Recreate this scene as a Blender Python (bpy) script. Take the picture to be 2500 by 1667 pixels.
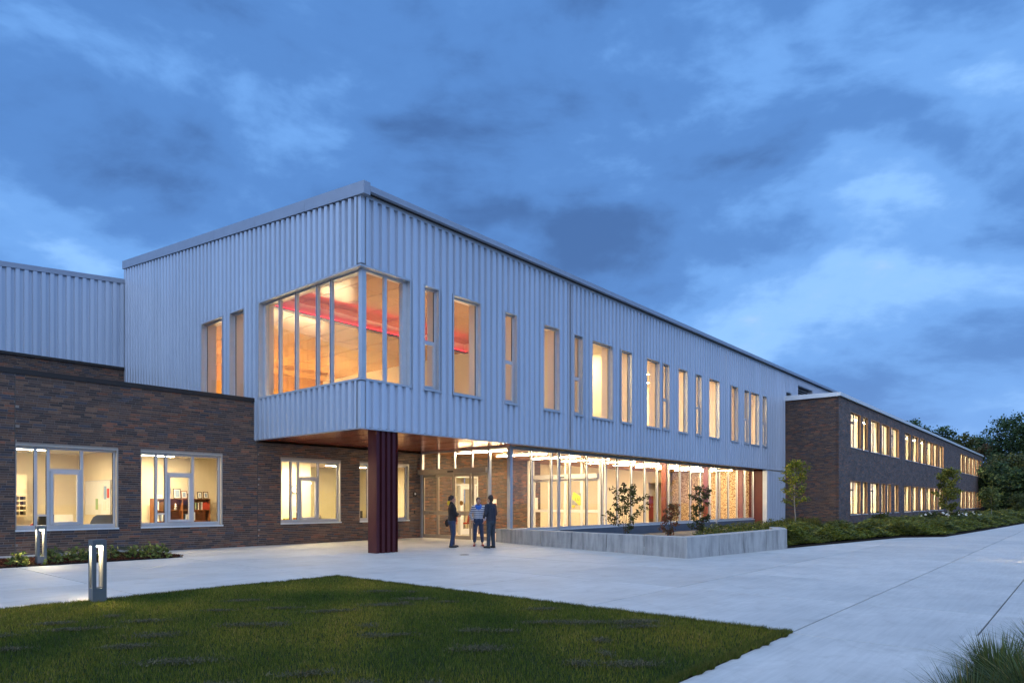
import bpy, math, random
import numpy as np
from mathutils import Vector, Matrix

for o in list(bpy.data.objects):
    bpy.data.objects.remove(o, do_unlink=True)
SC = bpy.context.scene
COL = SC.collection
R = math.radians
random.seed(11)
NP = np.random.default_rng(11)

# ------------------------------------------------------------------ camera
CAM_X, CAM_Y, CAM_Z, YAW = -11.907, -15.960, 1.52, 40.627
cam_data = bpy.data.cameras.new('camera')
cam = bpy.data.objects.new('camera', cam_data)
COL.objects.link(cam)
cam.location = (CAM_X, CAM_Y, CAM_Z)
cam.rotation_euler = (R(90), 0, R(YAW - 90))
cam_data.sensor_width = 36.0
cam_data.sensor_fit = 'HORIZONTAL'
cam_data.lens = 1640.0 / 2500.0 * 36.0
cam_data.shift_y = (1225.0 - 833.5) / 2500.0
cam_data.clip_start = 0.05
cam_data.clip_end = 3000
SC.camera = cam

# ------------------------------------------------------------------ world: dusk sky with broken cloud
world = bpy.data.worlds.new('World')
SC.world = world
world.use_nodes = True
wt = world.node_tree
wt.nodes.clear()
def wn(t, **kw):
    n = wt.nodes.new(t)
    for k, v in kw.items():
        setattr(n, k, v)
    return n
wl = wt.links.new
w_out = wn('ShaderNodeOutputWorld')
w_bg = wn('ShaderNodeBackground')
w_bg.inputs['Strength'].default_value = 1.12
wl(w_bg.outputs[0], w_out.inputs[0])
sky = wn('ShaderNodeTexSky')
sky.sky_type = 'NISHITA'
sky.sun_disc = False
sky.sun_elevation = R(1.0)
sky.sun_rotation = R(250)
sky.altitude = 50
tc = wn('ShaderNodeTexCoord')
sep = wn('ShaderNodeSeparateXYZ')
wl(tc.outputs['Generated'], sep.inputs[0])
def wm(op, a, b=None, clamp=False):
    n = wn('ShaderNodeMath')
    n.operation = op
    n.use_clamp = clamp
    for i, v in enumerate((a, b)):
        if v is None:
            continue
        if isinstance(v, (int, float)):
            n.inputs[i].default_value = v
        else:
            wl(v, n.inputs[i])
    return n.outputs[0]
comb = wn('ShaderNodeCombineXYZ')
for i_ in range(3): wl(sep.outputs[i_], comb.inputs[i_])
mp = wn('ShaderNodeMapping')
mp.inputs['Rotation'].default_value = (R(10), 0, R(10))
mp.inputs['Scale'].default_value = (0.95, 0.95, 2.0)
mp.inputs['Location'].default_value = (20, 5, 0)
vrot = wn('ShaderNodeVectorRotate'); vrot.rotation_type = 'Z_AXIS'
vrot.inputs['Angle'].default_value = R(56)
wl(comb.outputs[0], vrot.inputs['Vector'])
wl(vrot.outputs[0], mp.inputs[0])
def wnoise(scale, detail, rough, dist, off=0.0):
    n = wn('ShaderNodeTexNoise')
    n.inputs['Scale'].default_value = scale
    n.inputs['Detail'].default_value = detail
    n.inputs['Roughness'].default_value = rough
    n.inputs['Distortion'].default_value = dist
    if off:
        v = wn('ShaderNodeVectorMath'); v.operation = 'ADD'
        v.inputs[1].default_value = (off, off * 0.7, off * 0.3)
        wl(mp.outputs[0], v.inputs[0]); wl(v.outputs[0], n.inputs['Vector'])
    else:
        wl(mp.outputs[0], n.inputs['Vector'])
    return n.outputs['Fac']
n1 = wnoise(2.6, 7, 0.55, 0.22)
n2 = wnoise(6.0, 7, 0.55, 0.3, 7.3)
n3 = wnoise(0.9, 3, 0.5, 0.2, 2.1)
dens = wm('ADD', wm('ADD', wm('MULTIPLY', n1, 0.64), wm('MULTIPLY', n2, 0.25)), wm('MULTIPLY', n3, 0.27))
ramp = wn('ShaderNodeValToRGB')
cr = ramp.color_ramp
cr.interpolation = 'EASE'
cr.elements[0].position = 0.40; cr.elements[0].color = (0.036, 0.100, 0.270, 1)
cr.elements[1].position = 0.78; cr.elements[1].color = (0.38, 0.47, 0.68, 1)
e = cr.elements.new(0.52); e.color = (0.062, 0.170, 0.425, 1)
e = cr.elements.new(0.60); e.color = (0.108, 0.262, 0.580, 1)
e = cr.elements.new(0.67); e.color = (0.185, 0.372, 0.700, 1)
wl(dens, ramp.inputs[0])
skysc = wn('ShaderNodeVectorMath'); skysc.operation = 'SCALE'
skysc.inputs[3].default_value = 0.02
wl(sky.outputs[0], skysc.inputs[0])
addv = wn('ShaderNodeVectorMath'); addv.operation = 'ADD'
wl(skysc.outputs[0], addv.inputs[0]); wl(ramp.outputs[0], addv.inputs[1])
wl(addv.outputs[0], w_bg.inputs[0])

# ------------------------------------------------------------------ soft afterglow (very wide sun, no crisp shadows)
sd = bpy.data.lights.new('sun', 'SUN')
sd.energy = 1.5
sd.angle = R(110)
sd.color = (0.83, 0.91, 1.0)
sun = bpy.data.objects.new('sun', sd)
COL.objects.link(sun)
sun.rotation_euler = Vector((0.80, 0.38, -0.95)).to_track_quat('-Z', 'Y').to_euler()

# ------------------------------------------------------------------ colour management / sampling
vs = SC.view_settings
vs.view_transform = 'Standard'
vs.look = 'None'
vs.exposure = 0.42
vs.gamma = 1.0
vs.use_curve_mapping = False
cy = SC.cycles
cy.use_denoising = True
try:
    cy.denoiser = 'OPENIMAGEDENOISE'
except Exception:
    pass
cy.max_bounces = 8
cy.diffuse_bounces = 4
cy.glossy_bounces = 4
cy.transparent_max_bounces = 16
cy.sample_clamp_indirect = 6.0
cy.caustics_reflective = False
cy.caustics_refractive = False
cy.use_adaptive_sampling = True
cy.adaptive_threshold = 0.015

# ------------------------------------------------------------------ materials
MATS = {}
class NT:
    def __init__(self, name):
        self.m = bpy.data.materials.new(name)
        self.m.use_nodes = True
        self.t = self.m.node_tree
        self.b = self.t.nodes['Principled BSDF']
        self.o = self.t.nodes['Material Output']
    def n(self, t, **kw):
        n = self.t.nodes.new(t)
        for k, v in kw.items():
            setattr(n, k, v)
        return n
    def l(self, a, b):
        self.t.links.new(a, b)
    def coords(self, scale=(1, 1, 1), kind='Object'):
        c = self.n('ShaderNodeTexCoord')
        m = self.n('ShaderNodeMapping')
        m.inputs['Scale'].default_value = scale
        self.l(c.outputs[kind], m.inputs[0])
        return m.outputs[0]
    def noise(self, vec, scale, detail=5, rough=0.55, dist=0.0):
        n = self.n('ShaderNodeTexNoise')
        n.inputs['Scale'].default_value = scale
        n.inputs['Detail'].default_value = detail
        n.inputs['Roughness'].default_value = rough
        n.inputs['Distortion'].default_value = dist
        if vec is not None:
            self.l(vec, n.inputs['Vector'])
        return n.outputs['Fac']
    def ramp(self, fac, stops):
        r = self.n('ShaderNodeValToRGB')
        el = r.color_ramp.elements
        el[0].position, el[0].color = stops[0][0], (*stops[0][1], 1)
        el[1].position, el[1].color = stops[-1][0], (*stops[-1][1], 1)
        for p, c in stops[1:-1]:
            k = el.new(p); k.color = (*c, 1)
        self.l(fac, r.inputs[0])
        return r.outputs[0]
    def mix(self, fac, a, b, mode='MIX'):
        m = self.n('ShaderNodeMix', data_type='RGBA', blend_type=mode)
        for sock, v in ((m.inputs[0], fac), (m.inputs[6], a), (m.inputs[7], b)):
            if isinstance(v, (int, float)):
                sock.default_value = v
            elif isinstance(v, tuple):
                sock.default_value = (*v, 1)
            else:
                self.l(v, sock)
        return m.outputs[2]
    def bump(self, h, strength=0.3, dist=0.01):
        b = self.n('ShaderNodeBump')
        b.inputs['Strength'].default_value = strength
        b.inputs['Distance'].default_value = dist
        self.l(h, b.inputs['Height'])
        self.l(b.outputs[0], self.b.inputs['Normal'])
    def set(self, base=None, rough=None, metal=None, spec=None):
        for k, v in (('Base Color', base), ('Roughness', rough), ('Metallic', metal), ('Specular IOR Level', spec)):
            if v is None:
                continue
            s = self.b.inputs[k]
            if isinstance(v, (int, float)):
                s.default_value = v
            elif isinstance(v, tuple):
                s.default_value = (*v, 1)
            else:
                self.l(v, s)
        return self

def plain(name, base, rough=0.6, metal=0.0, spec=0.5, var=0.12, scale=3.0, bump=0.0, bscale=60.0):
    t = NT(name)
    v = t.coords()
    f = t.noise(v, scale, 6, 0.6)
    lo = tuple(c * (1 - var) for c in base); hi = tuple(min(1, c * (1 + var)) for c in base)
    t.set(base=t.ramp(f, [(0.3, lo), (0.7, hi)]), rough=rough, metal=metal, spec=spec)
    if bump:
        t.bump(t.noise(v, bscale, 4, 0.6), bump, 0.004)
    MATS[name] = t.m
    return t.m

def emis(name, color, strength):
    t = NT(name)
    t.set(base=(0.8, 0.8, 0.8))
    t.b.inputs['Emission Color'].default_value = (*color, 1)
    t.b.inputs['Emission Strength'].default_value = strength
    MATS[name] = t.m
    return t.m

def attr_mat(name, rough=0.8, noise_scale=30, nvar=0.25, bump=0.2, spec=0.3, trans=False, world=False):
    t = NT(name)
    a = t.n('ShaderNodeAttribute', attribute_name='col')
    v = t.coords()
    f = t.noise(v, noise_scale, 5, 0.65)
    d = t.ramp(f, [(0.25, (1 - nvar,) * 3), (0.75, (1 + nvar,) * 3)])
    c = t.mix(1.0, a.outputs['Color'], d, 'MULTIPLY')
    t.set(base=c, rough=rough, spec=spec)
    if bump:
        t.bump(f, bump, 0.003)
    if trans:
        tr = t.n('ShaderNodeBsdfTranslucent')
        t.l(c, tr.inputs[0])
        mx = t.n('ShaderNodeMixShader')
        mx.inputs[0].default_value = 0.35
        t.l(t.b.outputs[0], mx.inputs[1]); t.l(tr.outputs[0], mx.inputs[2])
        t.l(mx.outputs[0], t.o.inputs[0])
    MATS[name] = t.m
    return t.m

def glass_mat(name, tint=(0.96, 0.97, 0.96), refl=1.0):
    t = NT(name)
    tr = t.n('ShaderNodeBsdfTransparent'); tr.inputs[0].default_value = (*tint, 1)
    gl = t.n('ShaderNodeBsdfGlossy'); gl.inputs['Roughness'].default_value = 0.0
    gl.inputs[0].default_value = (refl, refl, refl, 1)
    ge = t.n('ShaderNodeNewGeometry')
    dt = t.n('ShaderNodeVectorMath', operation='DOT_PRODUCT'); t.l(ge.outputs['Normal'], dt.inputs[0]); t.l(ge.outputs['Incoming'], dt.inputs[1])
    def mth(op, a, b=None):
        n = t.n('ShaderNodeMath', operation=op)
        for i, v in enumerate((a, b)):
            if v is None: continue
            if isinstance(v, (int, float)): n.inputs[i].default_value = v
            else: t.l(v, n.inputs[i])
        return n.outputs[0]
    fac = mth('ADD', mth('MULTIPLY', mth('POWER', mth('SUBTRACT', 1.0, mth('ABSOLUTE', dt.outputs['Value'])), 5.0), 0.92), 0.06)
    mx = t.n('ShaderNodeMixShader')
    t.l(fac, mx.inputs[0]); t.l(tr.outputs[0], mx.inputs[1]); t.l(gl.outputs[0], mx.inputs[2])
    t.l(mx.outputs[0], t.o.inputs[0])
    MATS[name] = t.m
    return t.m

# silver cladding: faint mill streaks, uneven gloss
t = NT('silver_cladding')
v = t.coords((9, 9, 0.15)); f = t.noise(v, 2.0, 5, 0.6)
v2 = t.coords((0.35, 0.35, 0.25)); f2 = t.noise(v2, 2.0, 4, 0.5)
c1 = t.ramp(f, [(0.3, (0.52, 0.595, 0.72)), (0.7, (0.585, 0.66, 0.78))])
inf = t.n('ShaderNodeObjectInfo')
c1 = t.mix(1.0, c1, t.ramp(inf.outputs['Random'], [(0.0, (0.95,) * 3), (1.0, (1.04,) * 3)]), 'MULTIPLY')
t.set(base=t.mix(0.12, c1, t.ramp(f2, [(0.3, (0.48, 0.55, 0.67)), (0.7, (0.66, 0.73, 0.83))])),
      rough=t.ramp(f, [(0.2, (0.34,) * 3), (0.8, (0.46,) * 3)]), metal=0.35)
MATS['silver_cladding'] = t.m
plain('silver_trim', (0.52, 0.555, 0.61), 0.4, 0.5, var=0.05)
plain('fascia_metal', (0.36, 0.40, 0.48), 0.4, 0.4, var=0.05)
plain('pale_coping', (0.74, 0.77, 0.80), 0.45, 0.2, var=0.06)
plain('aluminium', (0.60, 0.62, 0.66), 0.35, 0.55, var=0.05)
plain('reveal_lining', (0.40, 0.37, 0.33), 0.55, 0.1, var=0.05)
plain('white_frame', (0.56, 0.56, 0.57), 0.4, 0.1, var=0.04)
plain('dark_gasket', (0.018, 0.018, 0.02), 0.5)
plain('dark_coping', (0.030, 0.024, 0.022), 0.5, 0.2, var=0.1)
plain('bronze_metal', (0.46, 0.38, 0.28), 0.4, 0.3, var=0.08)
plain('maroon_metal', (0.085, 0.018, 0.022), 0.38, 0.3, var=0.10)
plain('red_panel', (0.15, 0.028, 0.022), 0.5, 0.0, var=0.08)
t = NT('red_soffit')
v = t.coords((1.2, 14, 1)); f = t.noise(v, 2.0, 3, 0.5)
t.set(base=t.ramp(f, [(0.3, (0.42, 0.088, 0.044)), (0.7, (0.48, 0.110, 0.055))]), rough=t.ramp(f, [(0.2, (0.17,) * 3), (0.8, (0.27,) * 3)]), metal=0.65)
MATS['red_soffit'] = t.m
plain('lobby_ceiling', (0.36, 0.19, 0.10), 0.65, 0.0, var=0.08, scale=1.5)
plain('slate_panel', (0.10, 0.125, 0.17), 0.4, 0.2, var=0.08)
plain('jamb_brown', (0.32, 0.175, 0.085), 0.55, 0.1, var=0.08)
plain('cream_wall', (0.78, 0.70, 0.53), 0.85, var=0.03, scale=1.0)
plain('pink_lit_wall', (0.78, 0.64, 0.53), 0.85, var=0.03, scale=1.0)  # cream wall with the pink interior glow mixed into its colour
plain('olive_wall', (0.50, 0.46, 0.30), 0.85, var=0.03)
plain('white_paint', (0.80, 0.80, 0.78), 0.6, var=0.03)
plain('floor_tile', (0.42, 0.35, 0.27), 0.35, var=0.12, scale=2.0)
plain('dark_wood', (0.16, 0.075, 0.03), 0.5, var=0.2, scale=8)
t = NT('blind_cloth')
f = t.noise(t.coords((1, 1, 0.3)), 3, 3, 0.5)
cb_ = t.ramp(f, [(0.3, (0.66, 0.60, 0.46)), (0.7, (0.78, 0.72, 0.58))])
t.set(base=cb_, rough=0.9)
tr_ = t.n('ShaderNodeBsdfTranslucent'); t.l(cb_, tr_.inputs[0])
mx_ = t.n('ShaderNodeMixShader'); mx_.inputs[0].default_value = 0.55
t.l(t.b.outputs[0], mx_.inputs[1]); t.l(tr_.outputs[0], mx_.inputs[2]); t.l(mx_.outputs[0], t.o.inputs[0])
MATS['blind_cloth'] = t.m
t = NT('honey_wood')
v = t.coords((1.2, 10, 10)); f = t.noise(v, 2.2, 6, 0.6, 0.4)
t.set(base=t.ramp(f, [(0.25, (0.40, 0.20, 0.06)), (0.75, (0.54, 0.30, 0.10))]), rough=0.17, spec=0.7)
MATS['honey_wood'] = t.m
t = NT('shelf_wood')
v = t.coords((2, 2, 9)); f = t.noise(v, 3, 5, 0.6, 0.3)
t.set(base=t.ramp(f, [(0.25, (0.24, 0.09, 0.03)), (0.75, (0.34, 0.14, 0.05))]), rough=0.5)
MATS['shelf_wood'] = t.m
plain('black_plastic', (0.02, 0.02, 0.022), 0.4)
plain('grey_plastic', (0.20, 0.19, 0.17), 0.5)
plain('chair_red', (0.42, 0.035, 0.02), 0.7)
plain('locker_red', (0.30, 0.03, 0.02), 0.4, var=0.06)
plain('orange_paint', (0.55, 0.20, 0.03), 0.6)
plain('paper_white', (0.78, 0.77, 0.72), 0.8, var=0.05)
plain('paper_yellow', (0.75, 0.62, 0.05), 0.7, var=0.05)
plain('paper_green', (0.35, 0.50, 0.25), 0.8, var=0.05)
plain('paper_blue', (0.30, 0.42, 0.60), 0.8, var=0.05)
plain('paper_red', (0.55, 0.06, 0.03), 0.7, var=0.05)
plain('poster_grey', (0.30, 0.31, 0.30), 0.7, var=0.25, scale=9)
plain('poster_green', (0.42, 0.55, 0.08), 0.7)
plain('sticker_amber', (0.40, 0.20, 0.02), 0.6)
plain('board_cork', (0.70, 0.60, 0.40), 0.8, var=0.08)
plain('bollard_grey', (0.14, 0.155, 0.165), 0.45, 0.3, var=0.08)
plain('bollard_inside', (0.34, 0.32, 0.28), 0.5, 0.1, var=0.03)
plain('mortar', (0.27, 0.235, 0.21), 0.9, var=0.12, scale=20, bump=0.3, bscale=150)
plain('joint_dark', (0.085, 0.083, 0.08), 0.9)
plain('iron', (0.09, 0.085, 0.08), 0.55, 0.5, var=0.2, scale=20)
glass_mat('glass')
attr_mat('brick_face', 0.85, 22, 0.28, 0.35, 0.25)
attr_mat('leaf', 0.55, 9, 0.2, 0.0, 0.35, trans=True)
attr_mat('blade', 0.6, 4, 0.15, 0.0, 0.25, trans=True)
attr_mat('chip', 0.9, 40, 0.3, 0.0, 0.2)
plain('bark_pale', (0.34, 0.31, 0.27), 0.85, var=0.35, scale=14, bump=0.4, bscale=40)
plain('bark_dark', (0.075, 0.058, 0.045), 0.9, var=0.35, scale=10, bump=0.5, bscale=30)
# concrete paving: broom-swept cross streaks, blotches, spots
def paving(name, c0, c1):
    t = NT(name)
    v = t.coords(); n1 = t.noise(v, 0.55, 6, 0.6, 0.4)
    vb = t.coords((0.5, 9, 1)); n2 = t.noise(vb, 1.6, 5, 0.65)
    n3 = t.noise(v, 7.0, 8, 0.7)
    base = t.ramp(n1, [(0.32, c0), (0.68, c1)])
    base = t.mix(0.24, base, t.ramp(n2, [(0.3, (0.30, 0.30, 0.30)), (0.7, (0.66, 0.65, 0.63))]))
    base = t.mix(t.ramp(n3, [(0.24, (0.35,) * 3), (0.31, (0, 0, 0))]), base, (0.24, 0.23, 0.22))
    n4 = t.noise(t.coords((1, 1, 1), 'Object'), 1.7, 7, 0.7, 1.2)
    base = t.mix(t.ramp(n4, [(0.50, (0, 0, 0)), (0.72, (0.42,) * 3)]), base, (0.30, 0.29, 0.275))
    inf = t.n('ShaderNodeObjectInfo')
    base = t.mix(1.0, base, t.ramp(inf.outputs['Random'], [(0.0, (0.92, 0.92, 0.92)), (1.0, (1.06, 1.05, 1.04))]), 'MULTIPLY')
    t.set(base=base, rough=t.ramp(n1, [(0.3, (0.55,) * 3), (0.7, (0.72,) * 3)]), spec=0.4)
    t.bump(t.noise(v, 55, 5, 0.6), 0.12, 0.004)
    MATS[name] = t.m
paving('paving_concrete', (0.42, 0.415, 0.405), (0.60, 0.59, 0.575))
# cast concrete wall with water streaks and blotches
t = NT('cast_concrete')
v = t.coords(); vb = t.coords((2.2, 2.2, 0.35))
n1 = t.noise(v, 1.6, 7, 0.65, 0.5); n2 = t.noise(vb, 2.4, 6, 0.6); n3 = t.noise(v, 9, 6, 0.7)
base = t.ramp(n1, [(0.3, (0.26, 0.265, 0.27)), (0.7, (0.43, 0.43, 0.425))])
base = t.mix(0.45, base, t.ramp(n2, [(0.33, (0.14, 0.142, 0.145)), (0.6, (0.48, 0.475, 0.465))]))
base = t.mix(t.ramp(n3, [(0.25, (0.5,) * 3), (0.36, (0, 0, 0))]), base, (0.13, 0.125, 0.12))
t.set(base=base, rough=0.85); t.bump(n3, 0.35, 0.006)
MATS['cast_concrete'] = t.m
# turf under-layer, soil, mulch base
def earthy(name, a, b, sc):
    t = NT(name); v = t.coords(); f = t.noise(v, sc, 8, 0.7)
    t.set(base=t.ramp(f, [(0.3, a), (0.7, b)]), rough=0.95, spec=0.1)
    t.bump(f, 0.6, 0.02)
    MATS[name] = t.m
earthy('turf_base', (0.012, 0.020, 0.006), (0.030, 0.045, 0.012), 9)
earthy('soil', (0.012, 0.009, 0.007), (0.035, 0.026, 0.02), 12)
earthy('far_ground', (0.02, 0.03, 0.012), (0.05, 0.06, 0.025), 0.6)
# far brick (courses too small to build)
t = NT('far_brick')
c = t.n('ShaderNodeTexCoord'); s = t.n('ShaderNodeSeparateXYZ'); cb = t.n('ShaderNodeCombineXYZ')
t.l(c.outputs['Object'], s.inputs[0]); t.l(s.outputs[0], cb.inputs[0]); t.l(s.outputs[2], cb.inputs[1])
br = t.n('ShaderNodeTexBrick')
br.inputs['Scale'].default_value = 1.0
br.inputs['Brick Width'].default_value = 0.295
br.inputs['Row Height'].default_value = 0.0655
br.inputs['Mortar Size'].default_value = 0.006
br.inputs['Color1'].default_value = (0.0, 0.0, 0.0, 1); br.inputs['Color2'].default_value = (1, 1, 1, 1)
br.inputs['Mortar'].default_value = (0.5, 0.5, 0.5, 1)
br.offset = 0.37
t.l(cb.outputs[0], br.inputs['Vector'])
cc = t.ramp(br.outputs['Color'], [(0.0, (0.055, 0.055, 0.068)), (0.35, (0.12, 0.09, 0.085)), (0.65, (0.07, 0.075, 0.095)), (0.85, (0.15, 0.10, 0.085)), (1.0, (0.26, 0.12, 0.08))])
cc = t.mix(br.outputs['Fac'], cc, (0.26, 0.24, 0.225))
big = t.noise(t.coords((1, 1, 2.5)), 1.1, 8, 0.75)
t.set(base=t.mix(1.0, cc, t.ramp(big, [(0.3, (0.62, 0.60, 0.60)), (0.7, (1.5, 1.42, 1.36))]), 'MULTIPLY'), rough=0.85, spec=0.25)
t.bump(br.outputs['Fac'], -0.5, 0.01)
MATS['far_brick'] = t.m
# speckled mosaic wall in the lobby
t = NT('mosaic')
vo = t.n('ShaderNodeTexVoronoi'); vo.inputs['Scale'].default_value = 30.0
cc = t.n('ShaderNodeTexCoord'); t.l(cc.outputs['Object'], vo.inputs['Vector'])
sp = t.n('ShaderNodeSeparateColor'); t.l(vo.outputs['Color'], sp.inputs[0])
t.set(base=t.ramp(sp.outputs[0], [(0.0, (0.20, 0.09, 0.04)), (0.36, (0.26, 0.12, 0.05)), (0.40, (0.75, 0.58, 0.36)), (1.0, (0.82, 0.66, 0.42))]), rough=0.35)
MATS['mosaic'] = t.m
emis('strip_light', (1.0, 0.74, 0.40), 175.0)
emis('office_light', (1.0, 0.77, 0.44), 400.0)
emis('library_light', (1.0, 0.78, 0.44), 50.0)
emis('library_back', (1.0, 0.76, 0.40), 95.0)
emis('upper_light', (1.0, 0.76, 0.42), 330.0)
emis('wing_light', (1.0, 0.82, 0.54), 270.0)
emis('red_led', (1.0, 0.03, 0.05), 5.0)
emis('bollard_led', (1.0, 0.78, 0.44), 1000.0)
emis('globe_lamp', (1.0, 0.8, 0.5), 14.0)
M = MATS

# ------------------------------------------------------------------ mesh helpers
class MB:
    def __init__(self):
        self.v = []; self.f = []; self.c = []
    def box(self, x0, x1, y0, y1, z0, z1, col=None):
        if x1 < x0: x0, x1 = x1, x0
        if y1 < y0: y0, y1 = y1, y0
        if z1 < z0: z0, z1 = z1, z0
        n = len(self.v)
        self.v += [(x0, y0, z0), (x1, y0, z0), (x1, y1, z0), (x0, y1, z0), (x0, y0, z1), (x1, y0, z1), (x1, y1, z1), (x0, y1, z1)]
        self.f += [(n, n + 3, n + 2, n + 1), (n + 4, n + 5, n + 6, n + 7), (n, n + 1, n + 5, n + 4), (n + 1, n + 2, n + 6, n + 5), (n + 2, n + 3, n + 7, n + 6), (n + 3, n, n + 4, n + 7)]
        if col is not None: self.c += [col] * 6
        return self
    def quad(self, a, b, c, d, col=None):
        n = len(self.v)
        self.v += [a, b, c, d]; self.f.append((n, n + 1, n + 2, n + 3))
        if col is not None: self.c.append(col)
        return self
    def poly(self, pts):
        n = len(self.v)
        self.v += list(pts); self.f.append(tuple(range(n, n + len(pts))))
        return self
    def prism(self, poly, z0, z1):
        """poly: list of (x,y) ; z1 float or list per vertex"""
        n = len(self.v); k = len(poly)
        zt = z1 if isinstance(z1, (list, tuple)) else [z1] * k
        self.v += [(p[0], p[1], z0) for p in poly] + [(p[0], p[1], z) for p, z in zip(poly, zt)]
        self.f.append(tuple(range(n + k - 1, n - 1, -1))); self.f.append(tuple(range(n + k, n + 2 * k)))
        for i in range(k):
            j = (i + 1) % k
            self.f.append((n + i, n + j, n + k + j, n + k + i))
        return self
    def tube(self, pts, rad, seg=8, caps=True):
        pts = [Vector(p) for p in pts]
        rr = rad if isinstance(rad, (list, tuple)) else [rad] * len(pts)
        base = len(self.v)
        up = None
        for i, p in enumerate(pts):
            d = (pts[min(i + 1, len(pts) - 1)] - pts[max(i - 1, 0)])
            if d.length < 1e-9: d = Vector((0, 0, 1))
            d.normalize()
            if up is None:
                up = d.orthogonal().normalized()
            up = (up - d * up.dot(d))
            if up.length < 1e-6: up = d.orthogonal()
            up.normalize()
            s = d.cross(up)
            for k in range(seg):
                a = 2 * math.pi * k / seg
                self.v.append(tuple(p + (up * math.cos(a) + s * math.sin(a)) * rr[i]))
        for i in range(len(pts) - 1):
            for k in range(seg):
                a = base + i * seg + k; b = base + i * seg + (k + 1) % seg
                self.f.append((a, b, b + seg, a + seg))
        if caps:
            self.f.append(tuple(base + k for k in range(seg - 1, -1, -1)))
            e0 = base + (len(pts) - 1) * seg
            self.f.append(tuple(e0 + k for k in range(seg)))
        return self
    def sphere(self, c, r, seg=12, rings=8):
        rx, ry, rz = r if isinstance(r, (tuple, list)) else (r, r, r)
        b = len(self.v)
        self.v.append((c[0], c[1], c[2] - rz))
        for i in range(1, rings):
            ph = -math.pi / 2 + math.pi * i / rings
            for k in range(seg):
                a = 2 * math.pi * k / seg
                self.v.append((c[0] + rx * math.cos(ph) * math.cos(a), c[1] + ry * math.cos(ph) * math.sin(a), c[2] + rz * math.sin(ph)))
        self.v.append((c[0], c[1], c[2] + rz))
        top = len(self.v) - 1
        for k in range(seg):
            self.f.append((b, b + 1 + (k + 1) % seg, b + 1 + k))
            self.f.append((top, top - seg + k, top - seg + (k + 1) % seg))
        for i in range(rings - 2):
            for k in range(seg):
                a = b + 1 + i * seg + k; a2 = b + 1 + i * seg + (k + 1) % seg
                self.f.append((a, a2, a2 + seg, a + seg))
        return self
    def mesh(self, name, mat, smooth=False):
        me = bpy.data.meshes.new(name)
        me.from_pydata(self.v, [], self.f)
        if mat: me.materials.append(M[mat] if isinstance(mat, str) else mat)
        if self.c:
            at = me.attributes.new('col', 'FLOAT_COLOR', 'FACE')
            at.data.foreach_set('color', np.array([(*c, 1.0) for c in self.c], dtype=np.float32).ravel())
        if smooth:
            me.polygons.foreach_set('use_smooth', [True] * len(me.polygons))
        me.update()
        return me
    def build(self, name, mat, parent=None, smooth=False):
        return link(name, self.mesh(name, mat, smooth), parent)

def link(name, me, parent=None, loc=None):
    o = bpy.data.objects.new(name, me)
    COL.objects.link(o)
    if loc is not None: o.location = loc
    if parent is not None:
        o.parent = parent
    return o
def tag(o, label=None, cat=None, group=None, kind=None):
    if label: o['label'] = label
    if cat: o['category'] = cat
    if group: o['group'] = group
    if kind: o['kind'] = kind
    return o
def thing(name, label, cat, loc=(0, 0, 0), rz=0.0, group=None):
    o = bpy.data.objects.new(name, None)
    COL.objects.link(o)
    o.empty_display_size = 0.2
    o.location = loc; o.rotation_euler = (0, 0, rz)
    return tag(o, label, cat, group)
def copy_tree(o, parent=None):
    c = o.copy(); COL.objects.link(c)
    if parent is not None: c.parent = parent
    for ch in list(o.children):
        copy_tree(ch, c)
    return c
class Face:
    """vertical wall frame: u along the wall, d inward, z up"""
    def __init__(self, axis, const, sign=1):
        self.axis, self.const, self.sign = axis, const, sign
    def p(self, u, d, z):
        return (u, self.const + self.sign * d, z) if self.axis == 'Y' else (self.const + self.sign * d, u, z)
    def box(self, mb, u0, u1, d0, d1, z0, z1, col=None):
        a = self.const + self.sign * d0; b = self.const + self.sign * d1
        return mb.box(u0, u1, a, b, z0, z1, col) if self.axis == 'Y' else mb.box(a, b, u0, u1, z0, z1, col)
def subtract(lo, hi, cuts):
    segs = [(lo, hi)]
    for a, b in cuts:
        out = []
        for s, e in segs:
            if b <= s or a >= e: out.append((s, e)); continue
            if a > s: out.append((s, a))
            if b < e: out.append((b, e))
        segs = out
    return [s for s in segs if s[1] - s[0] > 1e-4]
def wall_core(face, u0, u1, d0, d1, z0, z1, holes, mb=None):
    mb = mb or MB()
    us = sorted({u0, u1, *[h[0] for h in holes if u0 < h[0] < u1], *[h[1] for h in holes if u0 < h[1] < u1]})
    for a, b in zip(us[:-1], us[1:]):
        m = (a + b) / 2
        for s, e in subtract(z0, z1, [(h[2], h[3]) for h in holes if h[0] < m < h[1]]):
            face.box(mb, a, b, d0, d1, s, e)
    return mb
def np_mesh(name, verts, faces, mat, parent=None, cols=None, loc=None):
    verts = np.asarray(verts, dtype=np.float32); faces = np.asarray(faces, dtype=np.int32)
    me = bpy.data.meshes.new(name)
    nf, k = faces.shape
    me.vertices.add(len(verts)); me.vertices.foreach_set('co', verts.ravel())
    me.loops.add(nf * k); me.loops.foreach_set('vertex_index', faces.ravel())
    me.polygons.add(nf); me.polygons.foreach_set('loop_start', np.arange(0, nf * k, k, dtype=np.int32))
    me.update(calc_edges=True)
    me.materials.append(M[mat])
    if cols is not None:
        at = me.attributes.new('col', 'FLOAT_COLOR', 'FACE')
        cc = np.ones((nf, 4), dtype=np.float32); cc[:, :3] = cols
        at.data.foreach_set('color', cc.ravel())
    return link(name, me, parent, loc)
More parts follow.
